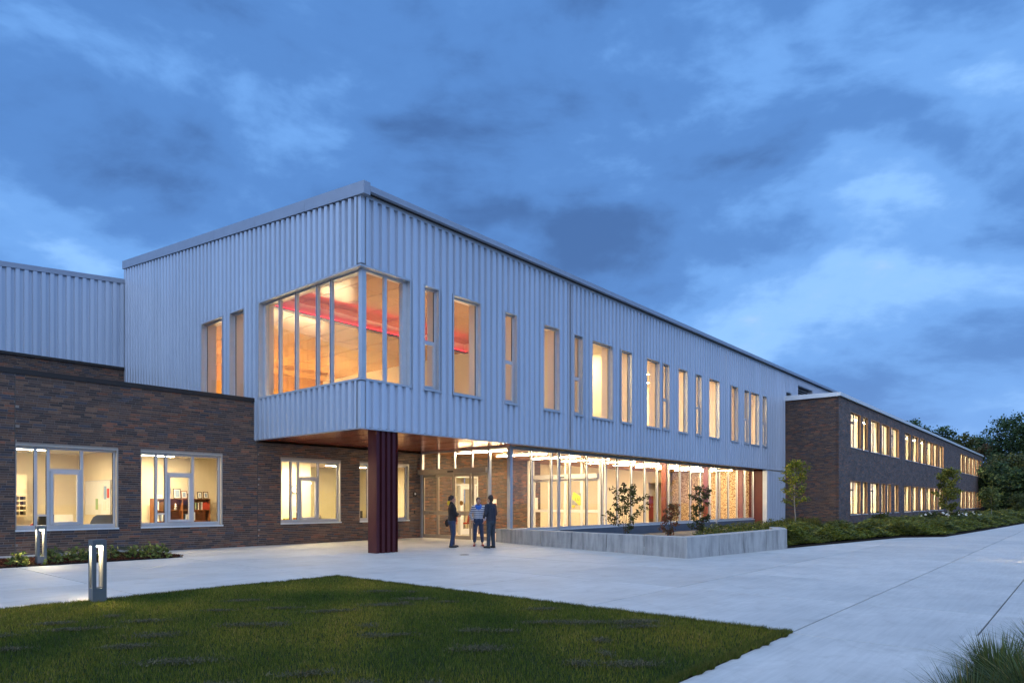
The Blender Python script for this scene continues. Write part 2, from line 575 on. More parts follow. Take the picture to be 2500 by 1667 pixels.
def palette(n, cols, weights=None, jitter=0.15):
    cols = np.array(cols, dtype=np.float32)
    w = None if weights is None else np.array(weights, dtype=float) / sum(weights)
    c = cols[NP.choice(len(cols), n, p=w)]
    return np.clip(c * (1 + NP.normal(0, jitter, (n, 1))), 0.002, 1)
def leaf_quads(pts, size, aspect=0.55, flat=0.0):
    """rhombic leaves with random orientation round each point"""
    n = len(pts)
    d = NP.normal(size=(n, 3)); d[:, 2] *= (1 - flat); d /= np.linalg.norm(d, axis=1, keepdims=True) + 1e-9
    q = NP.normal(size=(n, 3)); q -= d * (q * d).sum(1, keepdims=True); q /= np.linalg.norm(q, axis=1, keepdims=True) + 1e-9
    s = (np.asarray(size) * NP.uniform(0.65, 1.3, n))[:, None]
    v = np.stack([pts - d * s, pts + q * s * aspect, pts + d * s, pts - q * s * aspect], 1).reshape(-1, 3)
    f = np.arange(4 * n).reshape(n, 4)
    return v, f

# ================================================================== GROUND
g = MB().quad((-400, -400, -0.16), (900, -400, -0.16), (900, 700, -0.16), (-400, 700, -0.16)).build('ground', 'far_ground')
tag(g, kind='structure')
XJ = [-19.8, -16.7, -13.65, -10.6, -7.55, -3.88, -0.85, 2.2, 5.4, 8.5, 11.6, 14.7, 17.8, 20.9, 24.0, 27.1, 30.2, 33.3, 36.4, 42, 48, 54, 60, 68, 76, 84, 92, 100]
YJ = [-22.0, -18.5, -15.0, -13.33, -10.4, -7.4, -4.42, -1.8, 0.85, 2.97, 5.93]
pv = MB().box(-19.8, 100, -22, 5.93, -0.14, -0.035).build('plaza_paving', 'joint_dark')
tag(pv, kind='structure')
def slab_mesh(w, h):
    c = 0.004
    mb = MB()
    mb.v = [(0, 0, -0.09), (w, 0, -0.09), (w, h, -0.09), (0, h, -0.09), (0, 0, -c), (w, 0, -c), (w, h, -c), (0, h, -c), (c, c, 0), (w - c, c, 0), (w - c, h - c, 0), (c, h - c, 0)]
    mb.f = [(0, 1, 5, 4), (1, 2, 6, 5), (2, 3, 7, 6), (3, 0, 4, 7), (4, 5, 9, 8), (5, 6, 10, 9), (6, 7, 11, 10), (7, 4, 8, 11), (8, 9, 10, 11)]
    return mb.mesh('paving_slab', 'paving_concrete')
cache = {}
gapw = 0.010
for xa, xb in zip(XJ[:-1], XJ[1:]):
    for ya, yb in zip(YJ[:-1], YJ[1:]):
        mx, my = (xa + xb) / 2, (ya + yb) / 2
        if mx < -3.88 and -13.33 < my < -4.42: continue            # lawn
        if mx < -3.88 and my > 2.97: continue                      # mulch bed
        if mx < -2.9 and -18.5 < my < -15.0 and mx > -10: continue # grass bed
        if my < -15.0 and mx > 60: continue
        if mx > 8.5 and my > 0.9: continue
        if mx > 8.5 and my > -7.5 and mx < 36: continue            # planter, shrub bed
        if mx > 24 and my > -10.5: continue
        k = (round(xb - xa, 2), round(yb - ya, 2))
        if k not in cache: cache[k] = slab_mesh(xb - xa - 2 * gapw, yb - ya - 2 * gapw)
        link('paving_slab', cache[k], pv, (xa + gapw, ya + gapw, random.uniform(-0.0015, 0.0015)))
kb = MB().prism([(-12, -15.16), (-2.98, -15.16), (-2.98, -14.94), (-12, -14.94)], -0.1, 0.055).build('kerb', 'paving_concrete')
tag(kb, kind='structure')
gb = MB().quad((-10.6, -18.5, -0.02), (-2.9, -18.5, -0.02), (-2.9, -15.16, -0.02), (-10.6, -15.16, -0.02)).build('grass_bed_soil', 'soil')
tag(gb, kind='structure')
mh = MB()
mh.tube([(1.885, -2.319, 0.001), (1.885, -2.319, 0.010)], [0.14, 0.135], 28)
mh = mh.build('drain_cover', 'iron'); tag(mh, 'small round iron drain cover set in the pale plaza paving', 'drain cover')

# lawn: gently domed turf, real blades, pale clippings left by the mower
def lawn_z(x, y):
    return 0.012 + 0.05 * np.clip((-3.95 - x) / 2.5, 0, 1) * np.clip((-4.5 - y) / 2.5, 0, 1) * np.clip((y + 13.3) / 1.2, 0, 1) + 0.012 * np.sin(x * 1.7) * np.cos(y * 1.3) * np.clip((-3.95 - x), 0, 1)
gx = np.linspace(-19.8, -3.9, 90); gy = np.linspace(-13.31, -4.44, 60)
GX, GY = np.meshgrid(gx, gy)
vv = np.stack([GX, GY, lawn_z(GX, GY)], -1).reshape(-1, 3)
nx = len(gx); ii = np.arange(len(gy) - 1)[:, None] * nx + np.arange(nx - 1)[None, :]
ff = np.stack([ii, ii + 1, ii + 1 + nx, ii + nx], -1).reshape(-1, 4)
lw = np_mesh('lawn', vv, ff, 'turf_base'); tag(lw, kind='structure')
def in_view(x, y, z=0.0, m=0.03):
    th = R(YAW); ct, st = math.cos(th), math.sin(th)
    a, b = x - CAM_X, y - CAM_Y
    D = a * ct + b * st; L = a * st - b * ct
    u = L / np.maximum(D, 0.1) * 1640 / 2500
    vv = (1225 - 1640 * (z - CAM_Z) / np.maximum(D, 0.1)) / 1667
    return (D > 0.5) & (np.abs(u) < 0.5 + m) & (vv < 1.0 + m * 1.5), D
def blades(n, xr, yr, hgt, wid, cols, wts, name, lean=0.55, zfun=lawn_z, keep=None, per_d=True):
    x = NP.uniform(*xr, n); y = NP.uniform(*yr, n)
    ok, D = in_view(x, y, 0.0, 0.05)
    if per_d: ok &= NP.uniform(0, 1, n) < np.clip(7.5 / D, 0.15, 1.0)
    if keep is not None: ok &= keep(x, y)
    x, y, D = x[ok], y[ok], D[ok]; n = len(x)
    h = hgt * NP.uniform(0.55, 1.25, n); w = wid * np.clip(D / 7.0, 0.9, 2.4)
    a = NP.uniform(0, 2 * math.pi, n); la = NP.uniform(0, 2 * math.pi, n); ll = h * NP.uniform(0.1, lean, n)
    z = zfun(x, y)
    p0 = np.stack([x - np.cos(a) * w, y - np.sin(a) * w, z], 1); p1 = np.stack([x + np.cos(a) * w, y + np.sin(a) * w, z], 1)
    p2 = np.stack([x + np.cos(la) * ll, y + np.sin(la) * ll, z + h], 1)
    v = np.stack([p0, p1, p2], 1).reshape(-1, 3)
    c = palette(n, cols, wts, 0.22)
    drift = np.sin(x * 1.3 + 1.7 * np.sin(y * 0.9)) + np.sin(y * 1.9 + 1.1 * np.sin(x * 2.3)) + 0.6 * np.sin(x * 4.1 - y * 3.3)
    c = c * (1 + 0.16 * drift[:, None]) * np.stack([1 + 0.12 * drift, np.ones(n), np.ones(n)], 1)
    return np_mesh(name, v, np.arange(3 * n).reshape(n, 3), 'blade', None, np.clip(c, 0.004, 1))
def patchy(x, y):
    return (np.sin(x * 3.1 + np.sin(y * 2.3)) + np.sin(y * 4.3 + 1.3 * np.sin(x * 1.9)) + NP.normal(0, 0.8, len(x))) > -1.0
go = blades(520000, (-19.5, -3.86), (-13.36, -4.39), 0.040, 0.0032,
            [(0.125, 0.150, 0.016), (0.175, 0.180, 0.024), (0.080, 0.108, 0.013), (0.25, 0.205, 0.06)], [5, 4, 3, 1.2], 'lawn_grass')
eg = []
for (xa, xb, ya, yb, nn) in ((-13.5, -3.80, -4.50, -4.36, 26000), (-4.0, -3.80, -13.36, -4.36, 20000), (-10.5, -3.80, -13.42, -13.26, 26000)):
    eg.append((xa, xb, ya, yb, nn))
ex_ = np.concatenate([NP.uniform(a_, b_, n_) for a_, b_, c_, d_, n_ in eg]); ey_ = np.concatenate([NP.uniform(c_, d_, n_) for a_, b_, c_, d_, n_ in eg])
wob = 0.022 * np.sin(ex_ * 9 + ey_ * 7) + 0.018 * np.sin(ex_ * 23 - ey_ * 19)
ok = (ex_ < -3.86 + wob) & (ey_ < -4.41 + wob) & (ey_ > -13.345 - wob); ex_, ey_ = ex_[ok], ey_[ok]; n = len(ex_)
h = 0.055 * NP.uniform(0.4, 1.3, n); a = NP.uniform(0, 6.28, n); la = NP.uniform(0, 6.28, n); ll = h * NP.uniform(0.2, 1.0, n); w = 0.0035
p0 = np.stack([ex_ - np.cos(a) * w, ey_ - np.sin(a) * w, np.full(n, 0.0)], 1); p1 = np.stack([ex_ + np.cos(a) * w, ey_ + np.sin(a) * w, np.full(n, 0.0)], 1)
p2 = np.stack([ex_ + np.cos(la) * ll, ey_ + np.sin(la) * ll, h], 1)
eo = np_mesh('lawn_edge_grass', np.stack([p0, p1, p2], 1).reshape(-1, 3), np.arange(3 * n).reshape(n, 3), 'blade', None, palette(n, [(0.085, 0.105, 0.014), (0.12, 0.12, 0.02), (0.15, 0.12, 0.04)], [4, 3, 1], 0.25))
tag(eo, 'ragged longer grass along the lawn edge', 'grass', kind='stuff')
tag(go, 'short green mown grass of the lawn in front of the plaza', 'grass', kind='stuff')
centers = [(NP.uniform(-13, -4.4), NP.uniform(-12.9, -6.4), NP.uniform(0.06, 0.34), NP.uniform(0.04, 0.13)) for _ in range(75)]
xs, ys, zs = [], [], []
for cxx, cyy, ra, rb in centers:
    k = int(3000 * ra * (0.4 + rb * 4))
    ang = 0.15
    a, b = NP.normal(0, ra * 0.6, k), NP.normal(0, rb * 0.6, k)
    # windrows run along the mowing direction
    xs.append(cxx + a * 0.80 - b * 0.6); ys.append(cyy - a * 0.6 - b * 0.8)
x = np.concatenate(xs); y = np.concatenate(ys)
ok = (x < -4.0) & (y > -13.2) & (y < -4.6) & in_view(x, y, 0, 0.05)[0]
x, y = x[ok], y[ok]; n = len(x)
z = lawn_z(x, y) + NP.uniform(0.02, 0.048, n)
a = NP.uniform(0, math.pi, n); L = NP.uniform(0.006, 0.016, n); w = 0.0026
d = np.stack([np.cos(a) * L, np.sin(a) * L, NP.uniform(-0.012, 0.012, n)], 1); q = np.stack([-np.sin(a) * w, np.cos(a) * w, np.zeros(n)], 1)
p = np.stack([x, y, z], 1)
cl = np_mesh('dry_clippings', np.stack([p - d - q, p - d + q, p + d + q, p + d - q], 1).reshape(-1, 3), np.arange(4 * n).reshape(n, 4), 'blade', None,
             palette(n, [(0.115, 0.110, 0.06), (0.075, 0.072, 0.042), (0.15, 0.13, 0.075)], None, 0.3))
tag(cl, 'grey dry grass clippings lying in clumps on the lawn', 'clippings', kind='stuff')

# mulch bed by the brick wall
mbed = MB().prism([(-19.8, 2.99), (-3.76, 2.99), (-3.50, 5.45), (-19.8, 5.45)], -0.1, 0.025).build('mulch_bed', 'soil')
tag(mbed, kind='structure')
n = 26000
x = NP.uniform(-12, -3.7, n); y = NP.uniform(3.0, 5.42, n); ok, _ = in_view(x, y, 0.0, 0.1); ok &= x < -3.72 + (y - 3) * 0.09
x, y = x[ok], y[ok]; n = len(x)
v, f = leaf_quads(np.stack([x, y, 0.03 + NP.uniform(0, 0.035, n)], 1), 0.032, 0.35, 0.6)
mc = np_mesh('mulch', v, f, 'chip', None, palette(n, [(0.085, 0.026, 0.013), (0.05, 0.018, 0.011), (0.13, 0.05, 0.025)], [4, 3, 2], 0.3))
tag(mc, 'red brown bark mulch along the brick wall', 'mulch', kind='stuff')

# ================================================================== BRICK WORK
BW, BH, JT = 0.295, 0.0655, 0.0095
BPAL = [(0.070, 0.056, 0.053), (0.115, 0.074, 0.058), (0.060, 0.058, 0.068), (0.180, 0.082, 0.054), (0.145, 0.090, 0.064), (0.092, 0.066, 0.057)]
BWT = [4, 5, 2.2, 2.0, 2.5, 5]
def brick_list(u0, u1, z0, z1, holes, seed):
    rnd = random.Random(seed)
    out = []
    r = 0; z = z0
    while z + 0.02 < z1:
        zt = min(z + BH - JT, z1)
        u = u0 - BW + ((r * 0.37) % 1.0) * BW + rnd.choice([0, 0, BW / 3])
        while u < u1:
            a, b = max(u, u0), min(u + BW - JT, u1)
            if b - a > 0.006:
                cuts = [(h[0], h[1]) for h in holes if h[2] < zt and h[3] > z + 0.01]
                for s, e2 in subtract(a, b, cuts):
                    if e2 - s > 0.006:
                        out.append((s, e2, z, zt))
            u += BW
        z += BH; r += 1
    return out
def brick_col(rnd):
    c = rnd.choices(BPAL, BWT)[0]
    k = rnd.uniform(0.95, 1.5)
    return tuple(ch * k for ch in c)
def lay_bricks(face, bricks, parent, seed, singles=0, name='brickwork'):
    rnd = random.Random(seed)
    proud = 0.0045
    idx = []
    if singles:
        full = []
        for i, (a, b, z, zt) in enumerate(bricks):
            if abs((b - a) - (BW - JT)) < 1e-3 and abs(zt - z - (BH - JT)) < 1e-3:
                c = face.p((a + b) / 2, 0, (z + zt) / 2)
                ok, D = in_view(np.array([c[0]]), np.array([c[1]]), c[2], 0.0)
                if ok[0]: full.append((float(D[0]), i))
        full.sort()
        idx = {i for _, i in full[:singles]}
        vars_ = []
        for k in range(18):
            mb = MB()
            q = proud + rnd.uniform(-0.0015, 0.002)
            col = brick_col(rnd)
            w, h = (BW - JT) / 2, (BH - JT) / 2
            if face.axis == 'Y':
                mb.box(-w, w, -q, 0.02, -h, h, col)
            else:
                mb.box(-q, 0.02, -w, w, -h, h, col)
            vars_.append(mb.mesh('brick', 'brick_face'))
    mb = MB()
    for i, (a, b, z, zt) in enumerate(bricks):
        if i in idx:
            link('brick', rnd.choice(vars_), parent, face.p((a + b) / 2, 0, (z + zt) / 2))
            continue
        face.box(mb, a, b, -proud + rnd.uniform(-0.002, 0.0015), 0.02, z, zt, brick_col(rnd))
    o = mb.build(name, 'brick_face', parent)
    o['kind'] = 'stuff'
    return o

# ================================================================== SINGLE-STOREY BRICK OFFICES
YB = 5.93
offices = thing('brick_office_block', 'single storey dark brick offices with four lit windows left of the entrance', 'building', (-4, 8, 0))
offices.location = (0, 0, 0)
FB = Face('Y', YB)
WIN = [(-6.90, -4.37), (-3.75, -1.20), (0.91, 3.47), (4.34, 6.90)]
WZ0, WZ1 = 0.765, 3.095
wh = [(a, b, WZ0, WZ1) for a, b in WIN]
door_h = (9.60, 11.15, 0.0, 2.72)
FBi = Face('Y', YB)
ow = wall_core(FB, -14, 0.0, 0.004, 0.30, -0.1, 4.97, wh)
wall_core(FB, 0.0, 15.9, 0.004, 0.30, -0.1, 3.60, wh + [door_h], ow)
ow = ow.build('wall', 'mortar', offices)
bl = brick_list(-14, -6.915, 0.0, 4.96, wh, 1) + brick_list(-6.89, 0.03, 0.0, 4.96, wh, 2)
bl2 = brick_list(0.055, 7.50, 0.0, 3.62, wh, 3) + brick_list(7.62, 15.9, 0.0, 3.60, [door_h], 4)
lay_bricks(FB, bl + bl2, offices, 5, singles=290)
MB().box(-14, 0.0, YB - 0.045, YB + 0.36, 4.972, 5.105).build('coping', 'dark_coping', offices)
MB().box(-14, -3.35, 5.46, 5.925, -0.05, 0.085).build('footing', 'paving_concrete', offices)
MB().box(-14, 0.0, YB + 0.36, 17.7, 4.6, 4.66).build('roof', 'dark_coping', offices)
for xx in (-6.903, 0.042):
    MB().box(xx - 0.009, xx + 0.009, YB - 0.004, YB + 0.02, 0, 4.9 if xx < 0 else 3.64).build('control_joint', 'joint_dark', offices)
# rooms behind the windows
ROOMS = [(-8.6, -4.02, 10.6, 'cream_wall'), (-3.92, 0.25, 9.0, 'cream_wall'), (0.38, 8.9, 11.5, 'olive_wall'), (9.0, 15.8, 11.5, 'cream_wall')]
for x0, x1, y1, mt in ROOMS:
    MB().box(x0, x1, YB + 0.31, y1, -0.05, 0.012).build('floor', 'floor_tile', offices)
    MB().box(x0, x1, YB + 0.31, y1, 3.14, 3.2).build('ceiling', 'white_paint' if mt == 'cream_wall' else 'cream_wall', offices)
    MB().box(x0 - 0.06, x1 + 0.06, y1, y1 + 0.1, 0, 3.2).build('back_wall', mt, offices)
for xx in (-8.65, -3.97, 0.315, 8.95, 15.85):
    MB().box(xx - 0.045, xx + 0.045, YB + 0.305, 11.4, 0, 3.2).build('partition', 'cream_wall', offices)
MB().box(-14, 16, 11.7, 11.8, -0.1, 4.6).build('rear_wall', 'cream_wall', offices)

def bar_grid(mb, face, us, zs, d0, d1, w):
    for u in us: face.box(mb, u - w / 2, u + w / 2, d0, d1, zs[0] + w / 2, zs[-1] - w / 2)
    for z in (zs[0], zs[-1]): face.box(mb, us[0] - w / 2, us[-1] + w / 2, d0 - 0.001, d1 + 0.001, z - w / 2, z + w / 2)
def pane(face, u0, u1, z0, z1, d, parent, th=0.012, mat='glass'):
    mb = MB(); 
    a, b, c, e2 = face.p(u0, d, z0), face.p(u1, d, z0), face.p(u1, d, z1), face.p(u0, d, z1)
    mb.quad(a, b, c, e2)
    return mb.build('pane', mat, parent)
def brick_window(u0, u1, dark=False):
    fr = 'white_frame'
    zt = WZ1
    mb = MB()
    D0, D1 = 0.13, 0.20
    # reveal lining
    FB.box(mb, u0, u0 + 0.03, 0.0, 0.22, WZ0, zt); FB.box(mb, u1 - 0.045, u1, 0.0, 0.22, WZ0, zt)
    FB.box(mb, u0 + 0.03, u1 - 0.045, 0.0, 0.22, zt - 0.05, zt)
    win = mb.build('window', 'reveal_lining', offices)
    a, b = u0 + 0.03, u1 - 0.045
    W = b - a
    m1, m2, m3 = a + W * 0.19, a + W * 0.31, a + W * 0.645
    zb, ztop, zm = WZ0 + 0.06, zt - 0.08, 2.42
    fm = MB()
    FB.box(fm, a, b, D0, D1, zb - 0.06, zb + 0.055); FB.box(fm, a, b, D0, D1, ztop - 0.03, ztop + 0.03)
    for m in (m1, m2, m3): FB.box(fm, m - 0.036, m + 0.036, D0 - 0.002, D1 + 0.002, zb + 0.055, ztop - 0.03)
    FB.box(fm, a, a + 0.012, D0, D1, zb + 0.055, ztop - 0.03); FB.box(fm, b - 0.05, b, D0, D1, zb + 0.055, ztop - 0.03)
    FB.box(fm, m2 + 0.036, m3 - 0.036, D0, D1, zm - 0.032, zm + 0.032)
    FB.box(fm, m1 + 0.036, m2 - 0.036, D0, D1, 1.125, 1.175)
    fm.build('frame', fr, win)
    sm = MB()  # opening sash
    s0, s1, q0, q1 = m2 + 0.045, m3 - 0.045, zb + 0.062, zm - 0.04
    FB.box(sm, s0, s0 + 0.075, D0 - 0.025, D1, q0, q1); FB.box(sm, s1 - 0.075, s1, D0 - 0.025, D1, q0, q1)
    FB.box(sm, s0 + 0.075, s1 - 0.075, D0 - 0.025, D1, q0, q0 + 0.075); FB.box(sm, s0 + 0.075, s1 - 0.075, D0 - 0.025, D1, q1 - 0.075, q1)
    sm.build('sash', fr, win)
    gk = MB()
    for p0, p1 in ((a + 0.012, m1 - 0.036), (m1 + 0.036, m2 - 0.036), (m2 + 0.036, m3 - 0.036), (m3 + 0.036, b - 0.05)):
        FB.box(gk, p1 - 0.014, p1, D0 + 0.03, D0 + 0.05, zb + 0.055, ztop - 0.03)
    gk.build('gasket', 'dark_gasket', win)
    pane(FB, a + 0.012, m1 - 0.036, zb, ztop, D0 + 0.035, win)
    pane(FB, m1 + 0.036, m2 - 0.036, zb, ztop, D0 + 0.035, win)
    pane(FB, m2 + 0.036, m3 - 0.036, zm, ztop, D0 + 0.035, win)
    pane(FB, s0 + 0.07, s1 - 0.07, q0 + 0.07, q1 - 0.07, D0 + 0.03, win)
    pane(FB, m3 + 0.036, b - 0.05, zb, ztop, D0 + 0.035, win)
    sl = MB(); FB.box(sl, u0, u1 + 0.01, -0.04, 0.13, WZ0 - 0.045, WZ0 + 0.0)
    sl.build('sill', 'pale_coping', win)
for a, b in WIN: brick_window(a, b)
# white glazed office door inside the vestibule
dm = MB()
FB.box(dm, 9.60, 9.68, 0.0, 0.2, 0, 2.72); FB.box(dm, 11.07, 11.15, 0.0, 0.2, 0, 2.72); FB.box(dm, 9.68, 11.07, 0, 0.2, 2.64, 2.72)
FB.box(dm, 9.68, 11.07, 0, 0.2, 2.28, 2.36); FB.box(dm, 9.98, 10.04, 0.0, 0.2, 0, 2.28)
od = dm.build('inner_door', 'white_paint', offices)
lf = MB()
FB.box(lf, 10.05, 10.20, 0.05, 0.1, 0.02, 2.27); FB.box(lf, 10.92, 11.06, 0.05, 0.1, 0.02, 2.27); FB.box(lf, 10.20, 10.92, 0.05, 0.1, 0.02, 0.28); FB.box(lf, 10.20, 10.92, 0.05, 0.1, 2.12, 2.27)
lf.build('leaf', 'white_paint', od)
pane(FB, 10.2, 10.92, 0.28, 2.12, 0.075, od); pane(FB, 9.68, 9.98, 0.05, 2.28, 0.075, od)
hb = MB(); FB.box(hb, 10.86, 10.90, -0.01, 0.05, 0.95, 1.15); hb.build('handle', 'aluminium', od)

# ================================================================== TWO-STOREY SILVER BLOCK
metal = thing('metal_clad_block', 'two storey silver ribbed metal block with red soffit and lit corner window', 'building')
FF, FS = Face('Y', 0.0), Face('X', 0.0)
CZ0, CZ1 = 5.07, 8.37
BOT, EAVE, XEND = 3.66, 10.34, 60.0
RK = (12.582 - 10.719) / 17.749
fwin = [(2.32, 3.01, 1), (3.60, 4.96, 0), (6.17, 6.89, 1), (8.44, 9.49, 0), (10.44, 11.11, 1), (11.76, 13.40, 0), (14.07, 15.05, 0), (16.36, 17.66, 0), (17.96, 18.68, 1), (19.60, 20.67, 0), (21.62, 22.35, 1), (23.26, 24.68, 0), (26.26, 27.33, 0), (28.26, 29.03, 1), (29.30, 30.69, 0), (31.26, 32.04, 1)]
fh = [(0.0, 1.82, CZ0, CZ1)] + [(a, b, CZ0, CZ1) for a, b, k in fwin]
swin = [(6.58, 7.67), (8.19, 9.91)]
shh = [(0.0, 5.66, CZ0, CZ1)] + [(a, b, CZ0, CZ1) for a, b in swin]
louv = [(38.22, 41.72, 8.9, 9.99), (35.75, 36.9, 8.9, 9.2)]
RIB = [(0.0, 0), (0.045, 0), (0.068, 1), (0.212, 1), (0.235, 0), (0.3048, 0)]
RIBD = 0.092
def rib_off(u, per=0.3048):
    q = u % per
    for (a, fa), (b, fb) in zip(RIB[:-1], RIB[1:]):
        if a <= q <= b: return (fa + (fb - fa) * (q - a) / (b - a)) * RIBD
    return 0.0
def cladding(parent, face, u0, u1, zlo, zhi, holes, width=0.9144, d=0.0):
    k = int(math.floor(u0 / width))
    while k * width < u1:
        a, b = max(u0, k * width), min(u1, (k + 1) * width)
        k += 1
        if b - a < 0.01: continue
        us = {a, b}
        j = int(a / 0.3048) - 1
        while j * 0.3048 < b:
            for q, _ in RIB:
                x = j * 0.3048 + q
                if a < x < b: us.add(x)
            j += 1
        for h in holes:
            for x in h[:2]:
                if a < x < b: us.add(x)
        us = sorted(us)
        pieces = {}
        for p, q in zip(us[:-1], us[1:]):
            if q - p < 1e-5: continue
            m = (p + q) / 2
            op, oq = rib_off(p + 1e-7 if p == a else p), rib_off(q - 1e-7 if q == b else q)
            for s, e2 in subtract(zlo, zhi(m), [(h[2], h[3]) for h in holes if h[0] < m < h[1]]):
                top = e2 >= zhi(m) - 1e-6
                t0, t1 = (zhi(p), zhi(q)) if top else (e2, e2)
                pieces.setdefault('low' if not top else ('high' if s > zlo + 1e-6 else 'full'), []).append((p, q, op, oq, s, t0, t1))
        if 'full' not in pieces and len(pieces) > 1: groups = [pieces[k2] for k2 in pieces]
        elif 'full' in pieces and len(pieces) > 1:
            full = pieces['full']; groups = []
            # strips left and right of the opening join the lower piece when they touch it, else stand alone
            runs = []
            for it in full:
                if runs and abs(runs[-1][-1][1] - it[0]) < 1e-6: runs[-1].append(it)
                else: runs.append([it])
            low, high = pieces.get('low', []), pieces.get('high', [])
            groups = [low + high + full]
        else: groups = list(pieces.values())
        for gr in groups:
            mb = MB()
            for p, q, op, oq, s, t0, t1 in gr:
                mb.quad(face.p(p, d - op, s), face.p(q, d - oq, s), face.p(q, d - oq, t1), face.p(p, d - op, t0))
            if mb.f: mb.build('cladding_panel', 'silver_cladding', parent)
JX = [(10.15, 10.25), (25.50, 25.62)]
cladding(metal, FF, 0.10, JX[0][0], BOT, lambda u: EAVE, fh)
cladding(metal, FF, JX[0][1], JX[1][0], BOT, lambda u: EAVE, fh)
cladding(metal, FF, JX[1][1], 35.64, BOT, lambda u: EAVE, fh + louv)
cladding(metal, FF, 35.64, XEND, 8.2, lambda u: EAVE, louv)
cladding(metal, FF, 32.30, 35.64, -0.1, lambda u: 3.56, [])
cladding(metal, FS, 0.10, 17.60, BOT, lambda y: EAVE + RK * y, shh)
# structural wall behind the cladding
wc = wall_core(FF, 0.30, 35.6, 0.012, 0.50, BOT + 0.05, EAVE, fh + [(0, 1.82, CZ0, CZ1)])
wall_core(FF, 35.6, XEND, 0.012, 0.5, 8.2, EAVE, louv, wc)
wall_core(FS, 0.012, 17.70, 0.012, 0.50, BOT + 0.05, EAVE, [(0, 5.66, CZ0, CZ1)] + shh[1:], wc)
wall_core(FF, 32.25, 35.6, 0.012, 0.3, -0.1, BOT + 0.05, [], wc)
wc.box(0.014, 0.5, 6.4, 17.7, EAVE, EAVE + 0.6)
wc.build('wall', 'pink_lit_wall', metal)
for a, b in JX:
    MB().box(a, b, -0.012, 0.02, BOT, EAVE).build('control_joint', 'silver_trim', metal)
    MB().box((a + b) / 2 - 0.008, (a + b) / 2 + 0.008, -0.018, 0.0, BOT, EAVE).build('joint_line', 'joint_dark', metal)
for z0, z1 in ((BOT - 0.005, CZ0 - 0.05), (CZ1 + 0.05, EAVE + 0.03)):
    MB().prism([(-0.06, -0.06), (0.11, -0.06), (0.11, 0.0), (0.0, 0.0), (0.0, 0.11), (-0.06, 0.11)], z0, z1).build('corner_trim', 'silver_cladding', metal)
MB().box(-0.068, 0.11, 17.58, 17.75, BOT, EAVE + RK * 17.6).build('corner_trim', 'silver_trim', metal)
MB().box(-0.066, 35.6, -0.066, -0.052, BOT - 0.03, BOT + 0.02).build('drip_trim', 'silver_trim', metal)
MB().box(-0.066, -0.052, -0.05, YB + 0.03, BOT - 0.03, BOT + 0.02).build('drip_trim', 'silver_trim', metal)
MB().box(32.30, 35.64, -0.068, -0.05, 3.54, 3.58).build('seam_trim', 'silver_trim', metal)
MB().box(35.56, 35.64, -0.07, -0.05, -0.1, EAVE - 0.4).build('corner_trim', 'silver_trim', metal)
# roof, rake fascia in lengths, eave fascia, snow guards
zr = lambda y: 10.72 + RK * y
rf = MB()
rf.v = [(-0.10, -0.28, zr(-0.28) - 0.14), (XEND, -0.28, zr(-0.28) - 0.14), (XEND, 17.75, zr(17.75) - 0.14), (-0.10, 17.75, zr(17.75) - 0.14)]
rf.v += [(a, b, c - 0.06) for a, b, c in rf.v]
rf.f = [(0, 1, 2, 3), (7, 6, 5, 4), (0, 4, 5, 1), (1, 5, 6, 2), (2, 6, 7, 3), (3, 7, 4, 0)]
rf = rf.build('roof', 'silver_trim', metal)
ys = [-0.30, 2.75, 5.8, 8.85, 11.9, 14.95, 17.78]
for a, b in zip(ys[:-1], ys[1:]):
    a2, b2 = a + 0.004, b - 0.004
    mb = MB()
    z0 = lambda y: zr(y) - 0.36
    mb.v = [(-0.13, a2, z0(a2)), (-0.13, b2, z0(b2)), (-0.13, b2, zr(b2)), (-0.13, a2, zr(a2)), (0.10, a2, z0(a2)), (0.10, b2, z0(b2)), (0.10, b2, zr(b2)), (0.10, a2, zr(a2))]
    mb.f = [(3, 2, 1, 0), (4, 5, 6, 7), (0, 1, 5, 4), (2, 3, 7, 6), (1, 2, 6, 5), (3, 0, 4, 7)]
    mb.build('rake_fascia', 'fascia_metal', metal)
xs_ = [0.10] + [3.1 + 3.05 * i for i in range(19)]
for a, b in zip(xs_[:-1], xs_[1:]):
    MB().box(a + 0.003, b - 0.003, -0.30, -0.17, 10.44, 10.61).build('eave_fascia', 'fascia_metal', metal)
MB().box(0.10, XEND, -0.165, 0.3, 10.43, 10.50).build('eave_soffit', 'dark_coping', metal)  # near-black colour stands in for the shadow under the eave
MB().box(0.10, XEND, -0.085, -0.03, EAVE - 0.02, 10.425).build('eave_trim', 'silver_trim', metal)
sg = MB().box(-0.02, 0.02, -0.035, 0.035, 0, 0.045).mesh('snow_guard', 'black_plastic')
for i in range(40):
    link('snow_guard', sg, rf, (0.55 + 0.61 * i, -0.22, 10.565))
